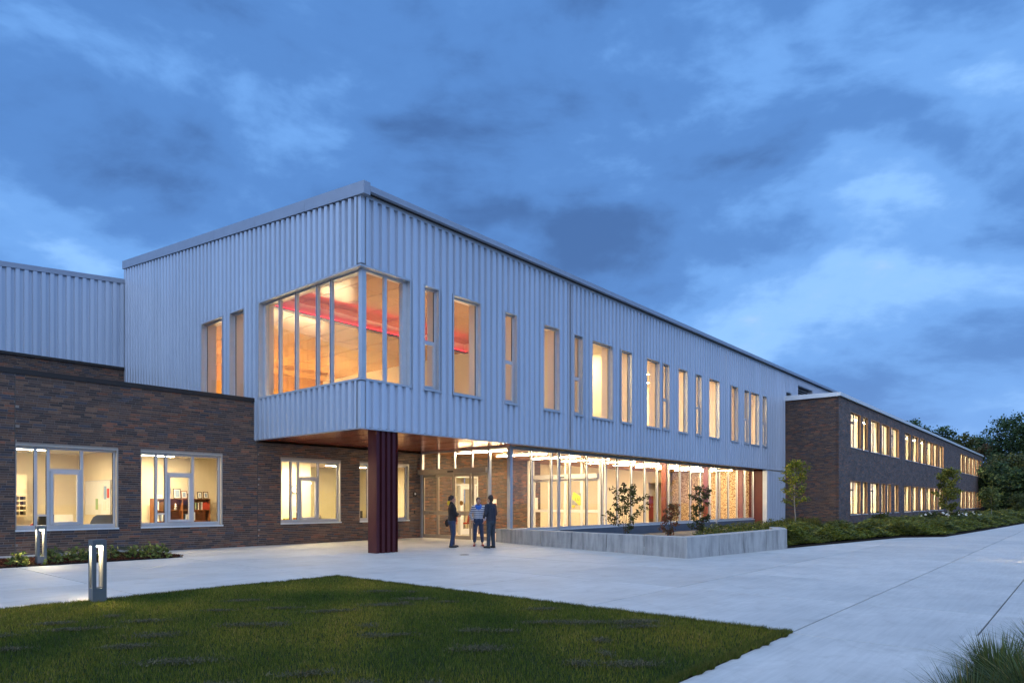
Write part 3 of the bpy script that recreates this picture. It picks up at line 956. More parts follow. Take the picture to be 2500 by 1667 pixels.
# louvres high on the facade
for (a, b, z0, z1), nm in ((louv[0], 'louvre'), (louv[1], 'louvre')):
    mb = MB(); FF.box(mb, a, a + 0.06, -0.07, 0.3, z0, z1); FF.box(mb, b - 0.06, b, -0.07, 0.3, z0, z1); FF.box(mb, a + 0.06, b - 0.06, -0.07, 0.3, z1 - 0.06, z1)
    lo = mb.build('louvre', 'silver_trim', metal)
    z = z0
    while z < z1 - 0.15:
        s = MB(); s.quad((a + 0.06, 0.02, z), (b - 0.06, 0.02, z), (b - 0.06, 0.22, z + 0.10), (a + 0.06, 0.22, z + 0.10)); s.quad((a + 0.06, 0.02, z), (b - 0.06, 0.02, z), (b - 0.06, 0.03, z - 0.03), (a + 0.06, 0.03, z - 0.03))
        s.build('blade', 'silver_trim', lo); z += 0.16
    MB().box(a + 0.06, b - 0.06, 0.3, 0.34, z0, z1).build('backing', 'joint_dark', lo)
# punched windows
def metal_window(face, u0, u1, split, z0=CZ0, z1=CZ1):
    w = 0.045
    mb = MB()
    face.box(mb, u0, u0 + w, -0.105, 0.14, z0, z1); face.box(mb, u1 - w, u1, -0.105, 0.14, z0, z1)
    face.box(mb, u0 + w, u1 - w, -0.105, 0.14, z1 - w, z1); face.box(mb, u0 + w, u1 - w, -0.10, 0.14, z0, z0 + w)
    win = mb.build('window', 'silver_trim', metal)
    a, b, c, e2 = u0 + w, u1 - w, z0 + w, z1 - w
    fm = MB(); k = 0.055
    face.box(fm, a, a + 0.02, 0.06, 0.125, c, e2); face.box(fm, b - k, b, 0.06, 0.125, c, e2); face.box(fm, a + 0.02, b - k, 0.06, 0.125, c, c + k); face.box(fm, a + 0.02, b - k, 0.06, 0.125, e2 - k, e2)
    zm = 6.62
    if split: face.box(fm, a + 0.02, b - k, 0.055, 0.125, zm - 0.04, zm + 0.04)
    fm.build('frame', 'aluminium', win)
    if split:
        sm = MB(); s0, s1, q0, q1 = a + 0.02, b - k, c + k, zm - 0.04; t2 = 0.05
        face.box(sm, s0, s0 + 0.02, 0.04, 0.12, q0, q1); face.box(sm, s1 - t2, s1, 0.04, 0.12, q0, q1); face.box(sm, s0 + 0.02, s1 - t2, 0.04, 0.12, q0, q0 + t2); face.box(sm, s0 + 0.02, s1 - t2, 0.04, 0.12, q1 - t2, q1)
        sm.build('sash', 'aluminium', win)
        pane(face, a, b, c, zm, 0.09, win); pane(face, a, b, zm, e2, 0.09, win)
    else:
        pane(face, a, b, c, e2, 0.09, win)
    gk = MB(); face.box(gk, b - k - 0.015, b - k, 0.085, 0.105, c + k, e2 - k); gk.build('gasket', 'dark_gasket', win)
    sl = MB(); face.box(sl, u0 - 0.01, u1 + 0.03, -0.14, -0.106, z0 - 0.035, z0 + 0.012); sl.build('sill', 'silver_trim', win)
for a, b, k in fwin: metal_window(FF, a, b, k)
for a, b in swin: metal_window(FS, a, b, 0)
# glazed corner
w = 0.05
mb = MB()
mb.box(-0.085, 0.30, 5.61, 5.66, CZ0, CZ1); mb.box(1.77, 1.82, -0.085, 0.30, CZ0, CZ1)
mb.prism([(-0.085, -0.085), (1.77, -0.085), (1.77, 0.30), (0.30, 0.30), (0.30, 5.61), (-0.085, 5.61)], CZ1 - 0.05, CZ1)
mb.prism([(-0.10, -0.10), (1.83, -0.10), (1.83, 0.30), (0.30, 0.30), (0.30, 5.67), (-0.10, 5.67)], CZ0 - 0.03, CZ0 + 0.03)
cw = mb.build('corner_window', 'silver_trim', metal)
fm = MB()
z0, z1 = CZ0 + 0.03, CZ1 - 0.05
fm.box(0.08, 0.24, 0.08, 0.24, z0, z1)
for y in (1.66, 2.41, 3.61, 4.61): fm.box(0.09, 0.20, y - 0.045, y + 0.045, z0, z1)
fm.box(0.09, 0.20, 5.49, 5.61, z0, z1)
for x in (0.965,): fm.box(x - 0.045, x + 0.045, 0.09, 0.20, z0, z1)
fm.box(1.62, 1.77, 0.09, 0.20, z0, z1)
for (a, b) in ((0.24, 1.615), (1.705, 2.365), (2.455, 3.565), (3.655, 4.565), (4.655, 5.49)):
    fm.box(0.10, 0.19, a, b, z0, z0 + 0.04); fm.box(0.10, 0.19, a, b, z1 - 0.05, z1)
for (a, b) in ((0.24, 0.92), (1.01, 1.62)):
    fm.box(a, b, 0.10, 0.19, z0, z0 + 0.04); fm.box(a, b, 0.10, 0.19, z1 - 0.05, z1)
fm.build('frame', 'aluminium', cw)
for a, b in ((0.24, 1.615), (1.705, 2.365), (2.455, 3.565), (3.655, 4.565), (4.655, 5.49)): pane(Face('X', 0), a, b, z0, z1, 0.14, cw)
for a, b in ((0.24, 0.92), (1.01, 1.62)): pane(FF, a, b, z0, z1, 0.14, cw)
gk = MB()
for y in (1.66, 2.41, 3.61, 4.61): gk.box(0.085, 0.205, y - 0.012, y + 0.012, z0, z1)
gk.build('gasket', 'dark_gasket', cw)
# upper floor
MB().box(0.02, XEND, 0.02, 17.7, BOT + 0.045, 4.20).build('floor_slab', 'floor_tile', metal)
MB().box(0.5, 10.25, 17.3, 17.5, 4.2, 11).build('rear_wall', 'honey_wood', metal)
MB().box(10.25, 10.40, 0.5, 17.3, 4.2, 11).build('partition', 'cream_wall', metal)
MB().box(10.4, 36.0, 7.0, 7.12, 4.2, 9.0).build('back_wall', 'cream_wall', metal)
MB().box(36.0, 36.1, 0.5, 7.0, 4.2, 9.0).build('partition', 'cream_wall', metal)
for xx in (15.6, 25.56):
    MB().box(xx - 0.05, xx + 0.05, 0.5, 7.0, 4.2, 9.0).build('partition', 'cream_wall', metal)
MB().box(10.4, 36.0, 0.5, 7.0, 8.72, 8.80).build('ceiling', 'cream_wall', metal)
MB().box(0.5, 10.25, 0.5, 17.3, 8.95, 9.0).build('ceiling', 'dark_wood', metal)
pm1 = MB().box(0.014, 1.186, 0.014, 2.386, 0, 0.03).mesh('ceiling_panel', 'honey_wood')
for i in range(9):
    for j in range(3): 
        if 0.15 + j * 2.0 + 2.4 < 6.6: link('ceiling_panel', pm1, metal, (0.52 + i * 1.2 - (0.25 if i == 8 else 0), 0.55 + j * 2.4 - (0.0), 8.80))
    for j in range(5): link('ceiling_panel', pm1, metal, (0.52 + i * 1.2 - (0.25 if i == 8 else 0), 6.2 + j * 2.4 - (0.9 if j == 4 else 0), 8.42 - 0.004 * (i % 2)))
MB().box(0.5, 10.25, 5.95, 6.1, 8.40, 8.90).build('cove_fascia', 'pink_lit_wall', metal)
MB().box(0.5, 10.25, 5.70, 5.95, 8.36, 8.40).build('cove_ledge', 'maroon_metal', metal)
# exterior soffit boards, column
for i in range(12):
    x0 = 0.0 + i * 0.63; x1 = min(x0 + 0.622, 7.50)
    if x1 <= x0: continue
    MB().box(max(x0, 0.01), x1, 0.0, 5.92, BOT + 0.004 * (i % 2), BOT + 0.04).build('soffit_board', 'red_soffit', metal)
MB().box(7.50, 32.2, 0.0, 0.78, BOT + 0.002, BOT + 0.04).build('soffit_strip', 'dark_coping', metal)  # dark colour stands in for the shade between facade and glass
cm = MB()
C0, C1, Y0, Y1 = 0.545, 1.355, -0.005, 0.40
prof = []
x = C0; dep = 0.075
nrib = 4; pw = (C1 - C0) / nrib
for i in range(nrib):
    prof += [(C0 + i * pw, Y0), (C0 + i * pw + pw * 0.50, Y0), (C0 + i * pw + pw * 0.56, Y0 + dep), (C0 + (i + 1) * pw - pw * 0.06, Y0 + dep)]
prof += [(C1, Y0), (C1, Y1)]
for i in range(nrib):
    prof += [(C1 - i * pw - pw * 0.5, Y1), (C1 - i * pw - pw * 0.56, Y1 - dep), (C1 - (i + 1) * pw + pw * 0.06, Y1 - dep)]
prof += [(C0, Y1)]
cm.prism(prof, 0.0, BOT - 0.002)
colm = cm.build('entrance_column', 'maroon_metal')
tag(colm, 'thick dark maroon ribbed column under the overhanging corner', 'column')

# ================================================================== GLAZED ENTRANCE AND CURTAIN WALL
entry = thing('glazed_entrance', 'glass walled lobby with sliding doors under the silver block', 'entrance')
YC, XV, ZS, ZT = 0.83, 7.55, 0.47, 3.58
FC, FV = Face('Y', YC), Face('X', XV)
MULL = [8.86, 10.16, 11.45, 12.72, 13.98, 15.27, 16.55, 17.83, 19.10, 20.36, 21.63, 22.89, 24.16, 25.44, 26.79, 28.09, 29.42, 30.69]
fm = MB()
FC.box(fm, XV + 0.09, 32.15, -0.03, 0.14, ZS - 0.06, ZS + 0.03); FC.box(fm, XV + 0.09, 32.15, -0.03, 0.14, ZT - 0.03, BOT)
fm.build('transom_rail', 'aluminium', entry)
cp = MB().box(XV - 0.06, XV + 0.09, YC - 0.06, YC + 0.10, 0.0, BOT).build('corner_post', 'aluminium', entry)
us = [XV + 0.09] + MULL + [32.10]
for m in MULL + [32.10]:
    mb = MB(); FC.box(mb, m - 0.025, m + 0.025, -0.045, 0.075, ZS + 0.03, ZT - 0.03)
    o = mb.build('mullion', 'aluminium', entry)
    gk = MB(); FC.box(gk, m - 0.034, m + 0.034, 0.025, 0.055, ZS + 0.03, ZT - 0.03); gk.build('gasket', 'dark_gasket', o)
for a, b in zip(us[:-1], us[1:]): pane(FC, a, b, ZS + 0.02, ZT, 0.04, entry)
for xx in (10.50, 26.12):
    MB().box(xx - 0.05, xx + 0.05, YC - 0.16, YC - 0.06, -0.05, BOT).build('steel_post', 'silver_trim', entry)
MB().box(XV + 0.1, 32.2, YC - 0.10, YC + 0.05, 0.36, 0.405).build('flashing', 'pale_coping', entry)
x = XV + 0.1
while x < 32.2:
    MB().box(x + 0.004, min(x + 2.55, 32.2) - 0.004, YC - 0.08, YC + 0.05, -0.15, 0.358).build('base_panel', 'slate_panel', entry); x += 2.55
MB().box(32.17, 32.25, 0.22, YC + 0.3, -0.15, BOT).build('end_panel', 'red_panel', entry)
MB().box(32.15, 32.30, -0.06, 0.22, -0.15, BOT - 0.04).build('end_jamb', 'pale_coping', entry)
# automatic sliding doors (face -X)
fm = MB()
YD = [5.80, 4.84, 3.86, 2.86, 1.95]
for y in (5.84, 1.92): fm.box(XV - 0.03, XV + 0.09, y - 0.045, y + 0.045, 0, BOT)
for y in (4.84, 3.86, 2.86): fm.box(XV - 0.01, XV + 0.07, y - 0.03, y + 0.03, 2.9, BOT)
fm.box(XV - 0.03, XV + 0.09, YC + 0.10, 5.795, BOT - 0.08, BOT - 0.001)
fm.box(XV - 0.03, XV + 0.09, YC + 0.10, 1.875, 0.36, 0.47)
fr = fm.build('door_frame', 'aluminium', entry)
hd = MB().box(XV - 0.20, XV + 0.06, 1.93, 5.90, 2.685, 2.895).build('door_header', 'bronze_metal', entry)
MB().box(XV - 0.215, XV - 0.20, 3.72, 4.06, 2.74, 2.80).build('motion_sensor', 'black_plastic', hd)
for i, (a, b) in enumerate(zip(YD[:-1], YD[1:])):
    off = 0.0 if i in (0, 3) else -0.055
    b2, a2 = b + 0.01, a - 0.01
    s = 0.085
    mb = MB()
    x0, x1 = XV + off + 0.0, XV + off + 0.045
    mb.box(x0, x1, b2, b2 + s, 0.012, 2.68); mb.box(x0, x1, a2 - s, a2, 0.012, 2.68)
    mb.box(x0, x1, b2 + s, a2 - s, 0.012, 0.155); mb.box(x0, x1, b2 + s, a2 - s, 2.57, 2.68); mb.box(x0, x1, b2 + s, a2 - s, 0.98, 1.15)
    dr = mb.build('sliding_door', 'bronze_metal', entry)
    pane(FV, b2 + s, a2 - s, 0.155, 0.98, off + 0.02, dr); pane(FV, b2 + s, a2 - s, 1.15, 2.57, off + 0.02, dr)
    if i in (1, 2):
        st = MB(); cy_ = (b + 0.28) if i == 1 else (a - 0.46)
        st.tube([(XV + off - 0.004, cy_, 1.48), (XV + off + 0.008, cy_, 1.48)], 0.095, 20)
        st.build('round_sticker', 'sticker_amber' if i == 2 else 'paper_yellow', dr)
    if i == 0:
        for q in range(7):
            MB().box(x0 - 0.003, x0, a2 - 0.42 - q * 0.042, a2 - 0.39 - q * 0.042, 1.045, 1.08).build('rail_lettering', 'black_plastic', dr)
for a, b in zip(YD[:-1], YD[1:]): pane(FV, b + 0.03, a - 0.03, 2.9, BOT - 0.08, 0.03, entry)
pane(FV, YC + 0.10, 1.875, 0.47, BOT - 0.08, 0.03, entry)
# inner pair of doors (second line of the vestibule)
XI = 14.5
fm = MB()
for y in (5.60, 5.30, 1.30, 1.00): fm.box(XI - 0.03, XI + 0.06, y - 0.04, y + 0.04, 0, BOT)
for y in (3.30, 2.34): fm.box(XI - 0.03, XI + 0.06, y - 0.03, y + 0.03, 2.85, BOT)
inn = fm.build('inner_frame', 'white_paint', entry)
hd = MB().box(XI - 0.2, XI + 0.06, 1.34, 5.26, 2.63, 2.85).build('inner_header', 'white_frame', entry)
MB().box(XI - 0.215, XI - 0.2, 3.2, 3.5, 2.68, 2.74).build('motion_sensor', 'black_plastic', hd)
YI = [5.25, 4.29, 3.30, 2.34, 1.36]
for i, (a, b) in enumerate(zip(YI[:-1], YI[1:])):
    mb = MB(); x0, x1 = XI, XI + 0.045; s = 0.07
    mb.box(x0, x1, b, b + s, 0.01, 2.62); mb.box(x0, x1, a - s, a, 0.01, 2.62); mb.box(x0, x1, b + s, a - s, 0.01, 0.15); mb.box(x0, x1, b + s, a - s, 2.53, 2.62); mb.box(x0, x1, b + s, a - s, 1.02, 1.15)
    dr = mb.build('sliding_door', 'white_paint', entry)
    pane(Face('X', XI), b + s, a - s, 0.15, 2.53, 0.02, dr)
# lobby shell
MB().box(XV + 0.09, 36, YC + 0.14, YB, -0.04, 0.012).build('floor', 'floor_tile', entry)
MB().box(15.9, 36, YB, 9.5, -0.04, 0.011).build('floor', 'floor_tile', entry)
for i in range(20):
    x0 = 7.66 + i * 1.22
    MB().box(x0 + 0.004, x0 + 1.216, YC + 0.15, 7.4 if x0 > 15.9 else YB - 0.02, 3.605, 3.65).build('ceiling_board', 'lobby_ceiling', entry)
MB().box(15.9, 32.1, 6.8, 6.9, 2.85, 3.6).build('bulkhead', 'cream_wall', entry)
MB().box(15.9, 29.0, 6.83, 6.95, 0, 2.85).build('back_wall', 'cream_wall', entry)
MB().box(29.0, 34.0, 8.6, 8.7, 0, 3.6).build('back_wall', 'cream_wall', entry)
MB().box(15.86, 15.98, YB + 0.31, 6.83, 0, 3.6).build('end_wall', 'cream_wall', entry)
MB().box(29.0, 34, 6.95, 8.6, 2.85, 2.95).build('ceiling', 'white_paint', entry)
MB().box(32.28, 32.4, YC + 0.3, 6.8, 0, 3.62).build('mosaic_wall', 'mosaic', entry)
MB().box(33.9, 34.0, 6.8, 8.6, 0, 3.6).build('end_wall', 'cream_wall', entry)
for xx in (20.94, 26.12, 31.40):
    MB().box(xx - 0.15, xx + 0.15, 1.2, 1.5, 0, 3.6).build('red_post', 'red_panel', entry)

# ================================================================== REAR METAL BLOCK (left, behind the offices)
rear = thing('rear_metal_block', 'silver ribbed metal block on dark brick rising behind the offices roof', 'building')
FR = Face('Y', 17.75)
rtop = lambda u: 11.56 + 0.09 * u
mb = MB(); FR.box(mb, -16, -0.01, 0.004, 0.4, 4.6, 7.60); mb.build('wall', 'mortar', rear)
mb = MB(); FR.box(mb, -16, -0.01, 0.02, 0.4, 7.6, 9.9); mb.build('upper_wall', 'silver_trim', rear)
lay_bricks(FR, brick_list(-8, -0.01, 4.66, 7.58, [], 21), rear, 22)
mb = MB(); FR.box(mb, -16, -0.012, -0.09, 0.1, 7.585, 7.70); mb.build('coping', 'dark_coping', rear)
cladding(rear, FR, -16, -0.07, 7.70, rtop, [])
mb = MB()
mb.v = [(-16, 17.64, rtop(-16) - 0.02), (-0.07, 17.64, rtop(0) - 0.02), (-0.07, 17.64, rtop(0) + 0.19), (-16, 17.64, rtop(-16) + 0.19), (-16, 18.2, rtop(-16) - 0.02), (-0.07, 18.2, rtop(0) - 0.02), (-0.07, 18.2, rtop(0) + 0.19), (-16, 18.2, rtop(-16) + 0.19)]
mb.f = [(0, 1, 2, 3), (5, 4, 7, 6), (1, 5, 6, 2), (4, 0, 3, 7), (3, 2, 6, 7), (0, 4, 5, 1)]
mb.build('fascia', 'fascia_metal', rear)

# ================================================================== CLASSROOM WING (right, far)
wing = thing('classroom_wing', 'long two storey dark brick classroom wing with pale eave receding on the far side', 'building')
YW, XW, XWE = -3.5, 35.64, 115.0
FW, FWS = Face('Y', YW), Face('X', XW)
TOPR = [(38.51, 41.32, 1), (41.87, 43.33, 1), (44.24, 47.04, 0), (47.70, 50.47, 0), (51.15, 54.10, 1), (56.61, 59.29, 0), (60.08, 62.88, 1), (63.61, 66.65, 0), (67.37, 70.69, 1), (71.01, 74.10, 0), (74.61, 77.68, 0), (90.87, 94.10, 0), (94.7, 97.9, 0), (98.4, 101.8, 0), (102.48, 105.6, 0), (106.4, 109.2, 0), (109.93, 112.8, 0)]
BOTR = [(38.44, 41.21, 1), (41.80, 43.21, 0), (44.12, 46.91, 1), (47.66, 49.01, 0), (49.71, 51.05, 0), (52.39, 53.99, 0), (56.39, 59.29, 1), (60.08, 62.81, 0), (63.54, 66.44, 0), (67.23, 70.62, 0), (70.85, 73.77, 0), (74.44, 77.40, 1), (90.87, 94.10, 0), (94.7, 97.9, 0), (98.4, 101.8, 0), (102.48, 105.6, 0), (106.4, 109.2, 0), (109.93, 112.8, 0)]
hol = [(a, b, 5.33, 7.78) for a, b, k in TOPR] + [(a, b, 0.66, 3.02) for a, b, k in BOTR]
wall_core(FW, XW + 0.02, XWE, 0.0, 0.205, -0.5, 8.45, hol).build('wall', 'far_brick', wing)
mb = MB(); mb.box(XW + 0.012, XW + 0.46, YW + 0.203, 0.5, -0.5, 8.45); mb.build('side_wall', 'mortar', wing)
lay_bricks(FWS, brick_list(YW - 0.0, -0.02, -0.3, 8.45, [], 31), wing, 32)
MB().box(XWE - 0.4, XWE, YW + 0.203, 8, -0.5, 8.45).build('end_wall', 'far_brick', wing)
MB().box(XW - 0.16, XWE + 0.15, YW - 0.16, YW - 0.02, 8.50, 8.73).build('eave_fascia', 'pale_coping', wing)
mb = MB()
mb.prism([(XW - 0.16, YW - 0.02), (XW - 0.02, YW - 0.02), (XW - 0.02, -0.08), (XW - 0.16, -0.08)], 8.48, [8.73, 8.73, 8.82, 8.82])
mb.build('side_fascia', 'pale_coping', wing)
MB().box(XW - 0.015, XWE + 0.1, YW - 0.018, 8, 8.46, 8.68).build('roof', 'dark_coping', wing)
for xx in (43.68, 55.28, 66.8, 78.5, 89.4):
    MB().box(xx - 0.02, xx + 0.02, YW - 0.006, YW + 0.02, 0, 8.44).build('control_joint', 'joint_dark', wing)
def wing_window(u0, u1, z0, z1, split):
    mb = MB()
    FW.box(mb, u0, u0 + 0.04, -0.012, 0.20, z0, z1); FW.box(mb, u1 - 0.04, u1, -0.012, 0.20, z0, z1); FW.box(mb, u0 + 0.04, u1 - 0.04, -0.012, 0.20, z1 - 0.05, z1)
    win = mb.build('window', 'jamb_brown', wing)
    fm = MB(); a, b = u0 + 0.04, u1 - 0.04; W = b - a
    for x in ([a + 0.03, a + W * 0.5, b - 0.03] if W > 1.6 else [a + 0.03, b - 0.03]): FW.box(fm, x - 0.03, x + 0.03, 0.14, 0.20, z0 + 0.04, z1 - 0.05)
    FW.box(fm, a, b, 0.138, 0.202, z0, z0 + 0.05); FW.box(fm, a, b, 0.138, 0.202, z1 - 0.1, z1 - 0.05)
    if split:
        zm = z0 + (z1 - z0) * 0.72
        FW.box(fm, a + 0.06, a + W * 0.5 - 0.03, 0.12, 0.201, zm - 0.06, zm + 0.06)
    fm.build('frame', 'dark_gasket', win)
    pane(FW, a, b, z0, z1 - 0.05, 0.17, win)
    bl_ = MB(); rw = random.Random(int(u0 * 10 + z0)); x_ = a; k_ = 0
    end_ = b if rw.random() < 0.6 else a + W * rw.uniform(0.5, 0.9)
    while x_ < end_ - 0.05:   # pleats of a drawn curtain
        st_ = rw.uniform(0.09, 0.16)
        d0_, d1_ = (0.36, 0.44) if k_ % 2 else (0.44, 0.36)
        bl_.quad(FW.p(x_, d0_, z0 - 0.1), FW.p(min(x_ + st_, end_), d1_, z0 - 0.1), FW.p(min(x_ + st_, end_), d1_, z1 + 0.05), FW.p(x_, d0_, z1 + 0.05))
        x_ += st_; k_ += 1
    bl_.build('curtain', 'blind_cloth', win)
    sl = MB(); FW.box(sl, u0, u1, -0.05, 0.13, z0 - 0.05, z0 - 0.002); sl.build('sill', 'pale_coping', win)
for a, b, k in TOPR: wing_window(a, b, 5.33, 7.78, k)
for a, b, k in BOTR: wing_window(a, b, 0.66, 3.02, k)
for z0, z1 in ((0.0, 3.3), (4.4, 8.3)):
    MB().box(XW + 0.45, XWE - 0.4, YW + 0.203, 3.2, z0 - 0.1, z0).build('floor', 'floor_tile', wing)
    MB().box(XW + 0.45, XWE - 0.4, YW + 0.203, 3.2, z1, z1 + 0.1).build('ceiling', 'white_paint', wing)
    MB().box(XW + 0.45, XWE - 0.4, 3.2, 3.3, z0, z1).build('back_wall', 'cream_wall', wing)
    for xx in (55.4, 79, 90):
        MB().box(xx - 0.06, xx + 0.06, YW + 0.46, 3.2, z0, z1).build('partition', 'cream_wall', wing)

# ================================================================== CONCRETE PLANTER
pl = thing('concrete_planter', 'low board marked concrete planter wall with a wedge shaped corner on the plaza', 'planter')
P0, P1, P2 = Vector((7.16, 1.20)), Vector((4.865, -7.77)), Vector((10.62, -8.48))
def strip(p, q, inward, n, z0, za, zb, gap=0.006, bed=False):
    d = (q - p); L = d.length; d.normalize()
    nrm = Vector((-d.y, d.x)) * inward
    return d, nrm, L
# inner offsets (mitred at the prow)
d1 = (P1 - P0).normalized(); n1_ = Vector((-d1.y, d1.x)); 
d2 = (P2 - P1).normalized(); n2_ = Vector((-d2.y, d2.x))
TH = 0.46
A = Matrix(((n1_.x, n1_.y), (n2_.x, n2_.y)))
rhs = Vector((n1_.dot(P1) + TH, n2_.dot(P1) + TH))
I1 = A.inverted() @ rhs
I0, I2 = P0 + n1_ * TH, P2 + n2_ * TH
def seg(pa, pb, ia, ib, ta, tb, za, zb, first, last):
    g0, g1 = (0 if first else 0.011), (0 if last else 0.011)
    L = (pb - pa).length
    f0, f1 = ta + g0 / L, tb - g1 / L
    a, b = pa.lerp(pb, f0), pa.lerp(pb, f1); c, e2 = ia.lerp(ib, f1), ia.lerp(ib, f0)
    z_a, z_b = za + (zb - za) * f0, za + (zb - za) * f1
    MB().prism([tuple(a), tuple(b), tuple(c), tuple(e2)], -0.1, [z_a, z_b, z_b, z_a]).build('wall_segment', 'cast_concrete', pl)
    # base lift: slightly set out
    nn = Vector((-(pb - pa).y, (pb - pa).x)).normalized() * -0.012
    MB().prism([tuple(a + nn), tuple(b + nn), tuple(b), tuple(a)], -0.1, 0.125).build('base_lift', 'cast_concrete', pl)
t1 = [0, 0.12, 0.30, 0.48, 0.66, 0.83, 1.0]
for i, (a, b) in enumerate(zip(t1[:-1], t1[1:])): seg(P0, P1, I0, I1, a, b, 0.50, 0.565, i == 0, i == len(t1) - 2)
t2 = [0, 0.28, 0.52, 0.76, 1.0]
for i, (a, b) in enumerate(zip(t2[:-1], t2[1:])): seg(P1, P2, I1, I2, a, b, 0.565, 0.63, i == 0, i == len(t2) - 2)
MB().prism([tuple(P2 + d2 * 0.004), (12.9, -7.6), (12.6, -7.2), tuple(I2 + d2 * 0.004)], -0.1, [0.63, 0.62, 0.62, 0.63]).build('wall_segment', 'cast_concrete', pl)
so = MB().prism([(I0.x + 0.01, I0.y), (I1.x + 0.01, I1.y + 0.01), (I2.x, I2.y + 0.01), (13.4, -7.2), (33, -3.4), (33, YC - 0.11), (7.7, YC - 0.11)], -0.14, -0.04).build('planter_soil', 'soil')
tag(so, kind='structure')
# shrub bed in front of the wing
bed = MB().prism([(10.64, -8.44), (14.66, -9.03), (20.6, -9.9), (22.6, -11.2), (31.4, -11.72), (47.1, -12.5), (75, -13.2), (116, -13.8), (116, YW), (XW, YW), (XW, 0), (32.4, 0), (13.4, -7.18)], -0.12, 0.06).build('shrub_bed_soil', 'soil')
tag(bed, kind='structure')

# ================================================================== LAMPS
def ceiling_strip(x, y0, y1, z, mat, label, group, w=0.07, cat='light'):
    o = thing('linear_light', label, cat, (x, (y0 + y1) / 2, z), 0, group)
    h = (y1 - y0) / 2
    MB().box(-w / 2 - 0.012, w / 2 + 0.012, -h - 0.012, h + 0.012, 0.004, 0.03).build('housing', 'white_paint', o)
    if mat == 'strip_light':
        MB().box(-0.036, 0.036, -h, h, -0.022, 0.003).build('diffuser', mat, o)
    else:
        MB().box(-w / 2, w / 2, -h, h, 0.0, 0.003).build('diffuser', mat, o)
    return o
ORD = ['first', 'second', 'third', 'fourth', 'fifth', 'sixth', 'seventh', 'eighth', 'ninth', 'tenth', 'eleventh']
for i in range(10):
    ceiling_strip(8.0 + 2.42 * i, 1.30, 4.05, 3.555, 'strip_light', '%s linear strip light on the lobby ceiling counting from the sliding doors' % ORD[i], 'lobby ceiling strip lights')
def xstrip(x0, x1, y, z, mat, label, group, w=0.08):
    o = thing('linear_light', label, 'light', ((x0 + x1) / 2, y, z), 0, group)
    h = (x1 - x0) / 2
    MB().box(-h - 0.012, h + 0.012, -w / 2 - 0.012, w / 2 + 0.012, 0.004, 0.03).build('housing', 'white_paint', o)
    MB().box(-h, h, -w / 2, w / 2, 0.0, 0.003).build('diffuser', mat, o)
xstrip(-7.9, -5.72, 7.65, 3.055, 'office_light', 'linear ceiling light in the office with the pinned papers', 'office ceiling lights')
xstrip(-3.6, -2.05, 7.67, 3.055, 'office_light', 'linear ceiling light in the office with the bookcase', 'office ceiling lights')
xstrip(1.2, 3.4, 6.95, 3.055, 'office_light', 'linear ceiling light in the office with the wall clock', 'office ceiling lights')
xstrip(4.6, 6.9, 8.6, 3.055, 'office_light', 'linear ceiling light behind the window beside the maroon column', 'office ceiling lights')
xstrip(9.8, 13.4, 8.4, 3.055, 'office_light', 'linear ceiling light in the room with the red chairs', 'office ceiling lights')
for i, xx in enumerate((12.3, 14.6, 17.2, 19.4, 21.8, 24.2, 27.0, 29.4, 32.0)):
    ceiling_strip(xx, 2.0, 5.2, 8.695, 'upper_light', '%s ceiling light in the upper classrooms counting from the corner library' % ORD[i], 'upper classroom ceiling lights')
for i, (yy, x0, x1) in enumerate(((2.6, 1.2, 9.8), (13.5, 2.0, 9.5), (16.4, 1.0, 9.8))):
    o = thing('uplight', ['uplight bar near the glazed corner of the library', 'uplight bar towards the back of the library', 'uplight bar along the rear wall of the library'][i], 'light', ((x0 + x1) / 2, yy, 5.05), 0, 'library uplights')
    h = (x1 - x0) / 2
    MB().box(-h, h, -0.12, 0.12, -0.85, 0).build('cabinet', 'honey_wood', o)
    MB().box(-h + 0.02, h - 0.02, -0.05, 0.05, 0.002, 0.03).build('diffuser', 'library_light' if i < 1 else 'library_back', o)
o = thing('cove_light', 'glowing red strip light in the library ceiling cove', 'light', (5.4, 5.80, 8.405))
MB().box(-4.8, 4.8, -0.03, 0.03, 0.0, 0.03).build('diffuser', 'red_led', o)
for z, nm in ((3.265, 'ground floor'), (8.265, 'upper floor')):
    for i, (x0, x1) in enumerate(((38, 54), (57, 78), (91, 113))):
        xstrip(x0, x1, -1.4, z, 'wing_light', 'long %s ceiling light in the %s room row of the brick wing' % (nm, ['nearer', 'middle', 'farthest'][i]), 'classroom wing lights', 0.16)
def bollard(x, y, label):
    o = thing('bollard_light', label, 'bollard light', (x, y, 0.0), 0, 'square path bollard lights')
    s = 0.095; H = 0.95; z0, z1 = 0.22, 0.855; p = 0.050
    MB().box(-s, s, -s, s, 0, z0).build('base', 'bollard_grey', o)
    MB().box(-s, s, -s, s, z1, H).build('cap', 'bollard_grey', o)
    for a in (-1, 1):
        for b in (-1, 1):
            x0, x1 = (s - p, s) if a > 0 else (-s, -s + p); y0, y1 = (s - p, s) if b > 0 else (-s, -s + p)
            MB().box(x0, x1, y0, y1, z0, z1).build('corner_post', 'bollard_grey', o)
    for a in (-1, 1):   # pale inner reflectors on two sides
        pass
    MB().box(s - p - 0.004, s - p, -s + p, s - p, z0 + 0.002, z1 - 0.012).build('reflector', 'bollard_inside', o)
    MB().box(-s + p, s - p - 0.006, -s + p, s - p - 0.006, z1 - 0.010, z1 - 0.002).build('lamp', 'bollard_led', o)
    return o
bollard(-8.25, -4.50, 'square bollard light at the edge of the lawn')
bollard(-7.02, 3.17, 'square bollard light in the mulch bed below the office window')
bollard(9.6, -15.7, 'square bollard light beside the far path')

